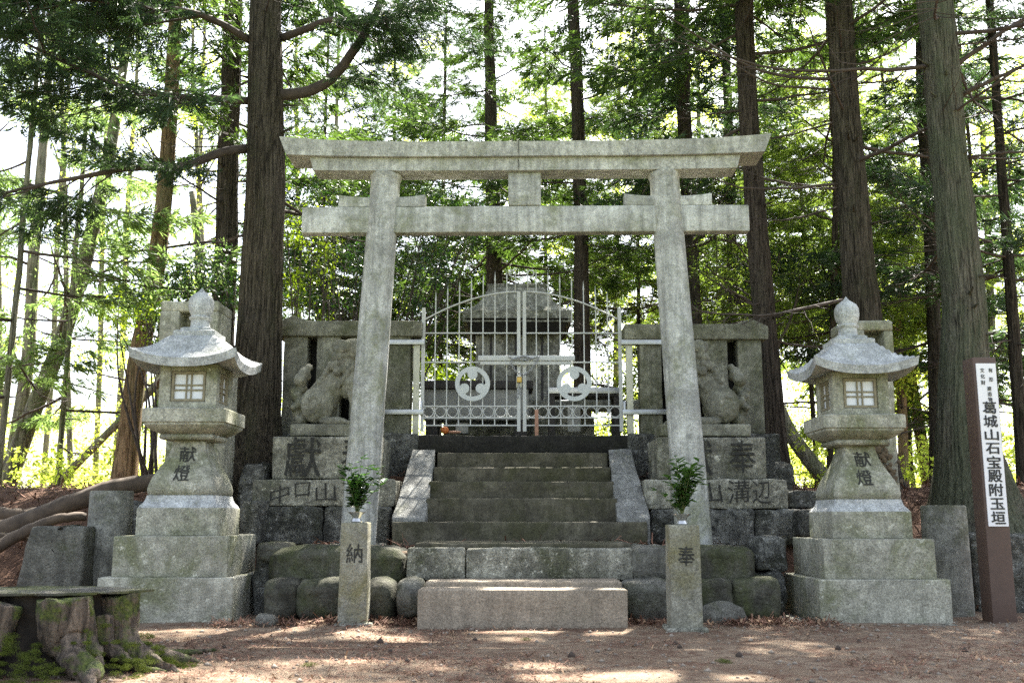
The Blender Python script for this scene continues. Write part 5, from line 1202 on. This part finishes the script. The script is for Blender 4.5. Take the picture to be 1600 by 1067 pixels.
bent_tree('pale bent trunk low between round pillar and left lantern', [(640, 205, 12), (600, 245, 12), (560, 290, 14), (480, 320, 14), (300, 300, 10)], 24, B_pale, L_spring, 504, 6, 2, 14, .08, 4)
bent_tree('curved mossy trunk low beside the reddish cedar', [(748, 1288, 22), (715, 1262, 23), (675, 1232, 22), (610, 1206, 15), (540, 1190, 10), (430, 1182, 7)], 17.5, B_pale, L_light, 505, 14, 1.8, 60, .06, 3)
bent_tree('thin dark sapling right of the curved mossy trunk', [(752, 1297, 11), (680, 1297, 10), (560, 1300, 10), (300, 1306, 8), (60, 1300, 7)], 18.5, B_red, L_light, 506, 10, 1.2, 30, .1, 4)
bent_tree('orange tinted trunk behind the right old lantern', [(770, 1412, 16), (640, 1410, 15), (500, 1400, 14), (300, 1420, 11)], 24, B_tan, L_spring, 507, 14, 2, 50, .12, 3)
bent_tree('orange tinted trunk left of the broad grey green cedar', [(760, 1452, 20), (690, 1440, 18), (600, 1425, 15), (450, 1405, 12)], 26, B_tan, L_spring, 508, 14, 2, 50, .12, 3)
bent_tree('pale slim trunk at the right edge behind the signpost', [(760, 1560, 14), (600, 1552, 13), (400, 1545, 11), (200, 1535, 9)], 25, B_pale, L_spring, 509, 16, 2, 50, .12, 3)
for i, (u0, u1) in enumerate([(110, 95), (150, 170), (240, 268), (300, 318), (330, 300), (470, 462), (515, 528), (70, 110), (1345, 1330), (1500, 1488), (5, -10), (180, 215), (960, 968), (1100, 1090)]):
    D = 30 + (i * 7) % 13
    bent_tree('slender pale tree in the bright wood behind', [(720, u0, 9), (560, (2 * u0 + u1) / 3, 8.5), (350, (u0 + u1) / 2, 8), (100, u1, 6), (-60, u1 + 6, 3)], D, B_pale, L_spring, 520 + i, 20, 2.6, 16 if u0 < 600 else 40, .10, 4, group='slender pale trees in the bright wood')
def ground_at0(u, v): return ground_at(u, v)
MOSS_LATER()
# dark glossy evergreen behind the left fence
def shrub(label, boxes, D0, seed, leafm, per, size, stems, name='evergreen_shrub', group=None, cat='shrub'):
    r = rng_(seed); C, RR, W = [], [], []
    b0 = stems; base = np.array(P(b0[0], b0[1], D0)); base[2] = hz(base[0], D0) - .05
    t = thing(name, label, cat, base, group)
    for (u0, u1, v0, v1, n) in boxes:
        for k in range(n):
            D = D0 + r.uniform(-.9, .9); q = P(r.uniform(u0, u1), r.uniform(v0, v1), D); C.append(q); RR.append(np.array((1, 1, .7)) * r.uniform(.16, .38))
    for q in C[::2]:
        mid = base + (q - base) * .5 + r.normal(0, .2, 3); W.append(tube(resample([base + r.normal(0, .12, 3) * (1, 1, 0), mid, q], 9), np.linspace(.03, .004, 9), 5, caps=False))
    put('stems', join(*W), M_twig, t); put('crown', leaf_clumps(seed + 2, C, RR, int(per * 1.5), size * .82, .5, .5), leafm, t, smooth=False)
    return t
shrub('dark glossy evergreen behind the left stone fence', [(450, 740, 290, 420, 60), (450, 700, 400, 500, 46), (660, 760, 330, 420, 12)], 16.8, 601, L_cam, 60, .085, (560, 600))
shrub('small glossy evergreen between the left lantern and thick cedar', [(255, 370, 385, 500, 34), (210, 300, 430, 510, 10)], 15.6, 603, L_cam, 48, .08, (320, 640))
shrub('sunlit yellow green leaves just right of the thick cedar', [(446, 520, 345, 410, 12), (446, 500, 300, 350, 3), (440, 520, 430, 500, 10)], 15.2, 605, L_yel, 42, .08, (470, 560))  # lit part of the evergreen, its sunlight put into a yellow leaf colour
shrub('yellow green bush over the left lantern roof', [(160, 265, 480, 530, 9), (185, 250, 455, 490, 4)], 14.6, 607, L_yel, 30, .07, (235, 700))
shrub('bright bush behind the stone shrine', [(655, 760, 560, 620, 22), (925, 1000, 560, 680, 26)], 21, 609, L_yel, 70, .1, (700, 660))
# the bright wood far behind, one mass
def far_wood():
    r = rng_(77); C, RR = [], []
    for k in range(1150):
        D = r.uniform(30, 58); u = r.uniform(-350, 1950); v = 770 - 720 * r.random() ** 1.5
        if u < 600 and v < 640 and r.random() < .86: continue
        if v < 420 and r.random() < .5: continue
        q = P(u, v, D); C.append(q); RR.append(np.array((1.25, 1.0, .55)) * r.uniform(.45, 1.25) * (1.15 if v > 560 else .9))
    return leaf_clumps(78, C, RR, 330, .12, .8, .55)
tagp(put('far_wood', far_wood(), L_spring, None, (0, 0, 0), smooth=False), kind='stuff')
def undergrowth():
    r = rng_(87); C, RR = [], []
    for k in range(420):
        x = r.uniform(-16, 16); y = r.uniform(16.5, 30)
        if abs(x) < 2.2 and y < 20: continue
        z = hz(x, y) + r.uniform(0, 1.0) * (1.0 if x < -5 or x > 4 else .6); C.append((x, y, z)); RR.append(np.array((1, 1, .6)) * r.uniform(.2, .55))
    return leaf_clumps(88, C, RR, 70, .10, .8, .5)
tagp(put('undergrowth', undergrowth(), L_spring, None, (0, 0, 0), smooth=False), kind='stuff')
# exposed roots of the thick cedar running to the left
rt = thing('exposed_roots', 'long brown exposed roots running left from behind the round pillar', 'roots', P(120, 800, 11.9))
for i, (pth, a, b) in enumerate([([(330, 752, 12.9), (270, 750, 12.4), (240, 757, 12.2), (170, 768, 12.0), (100, 790, 11.9), (40, 815, 11.8), (-60, 848, 11.6)], .085, .125), ([(135, 806, 11.7), (90, 812, 11.6), (50, 828, 11.5), (0, 858, 11.3), (-40, 868, 11.2)], .05, .075), ([(60, 802, 12.4), (20, 806, 12.3), (-40, 806, 12.2)], .08, .09), ([(40, 838, 11.5), (10, 842, 11.4), (-30, 848, 11.3)], .04, .05)]):
    q, (V, Fl) = limb(pth, a, b, 26, 60 + i); put('root', (V + .035 * nvec(V * 2.2, i, 2) + .012 * nvec(V * 9, i + 4, 2), Fl), B_root, rt)
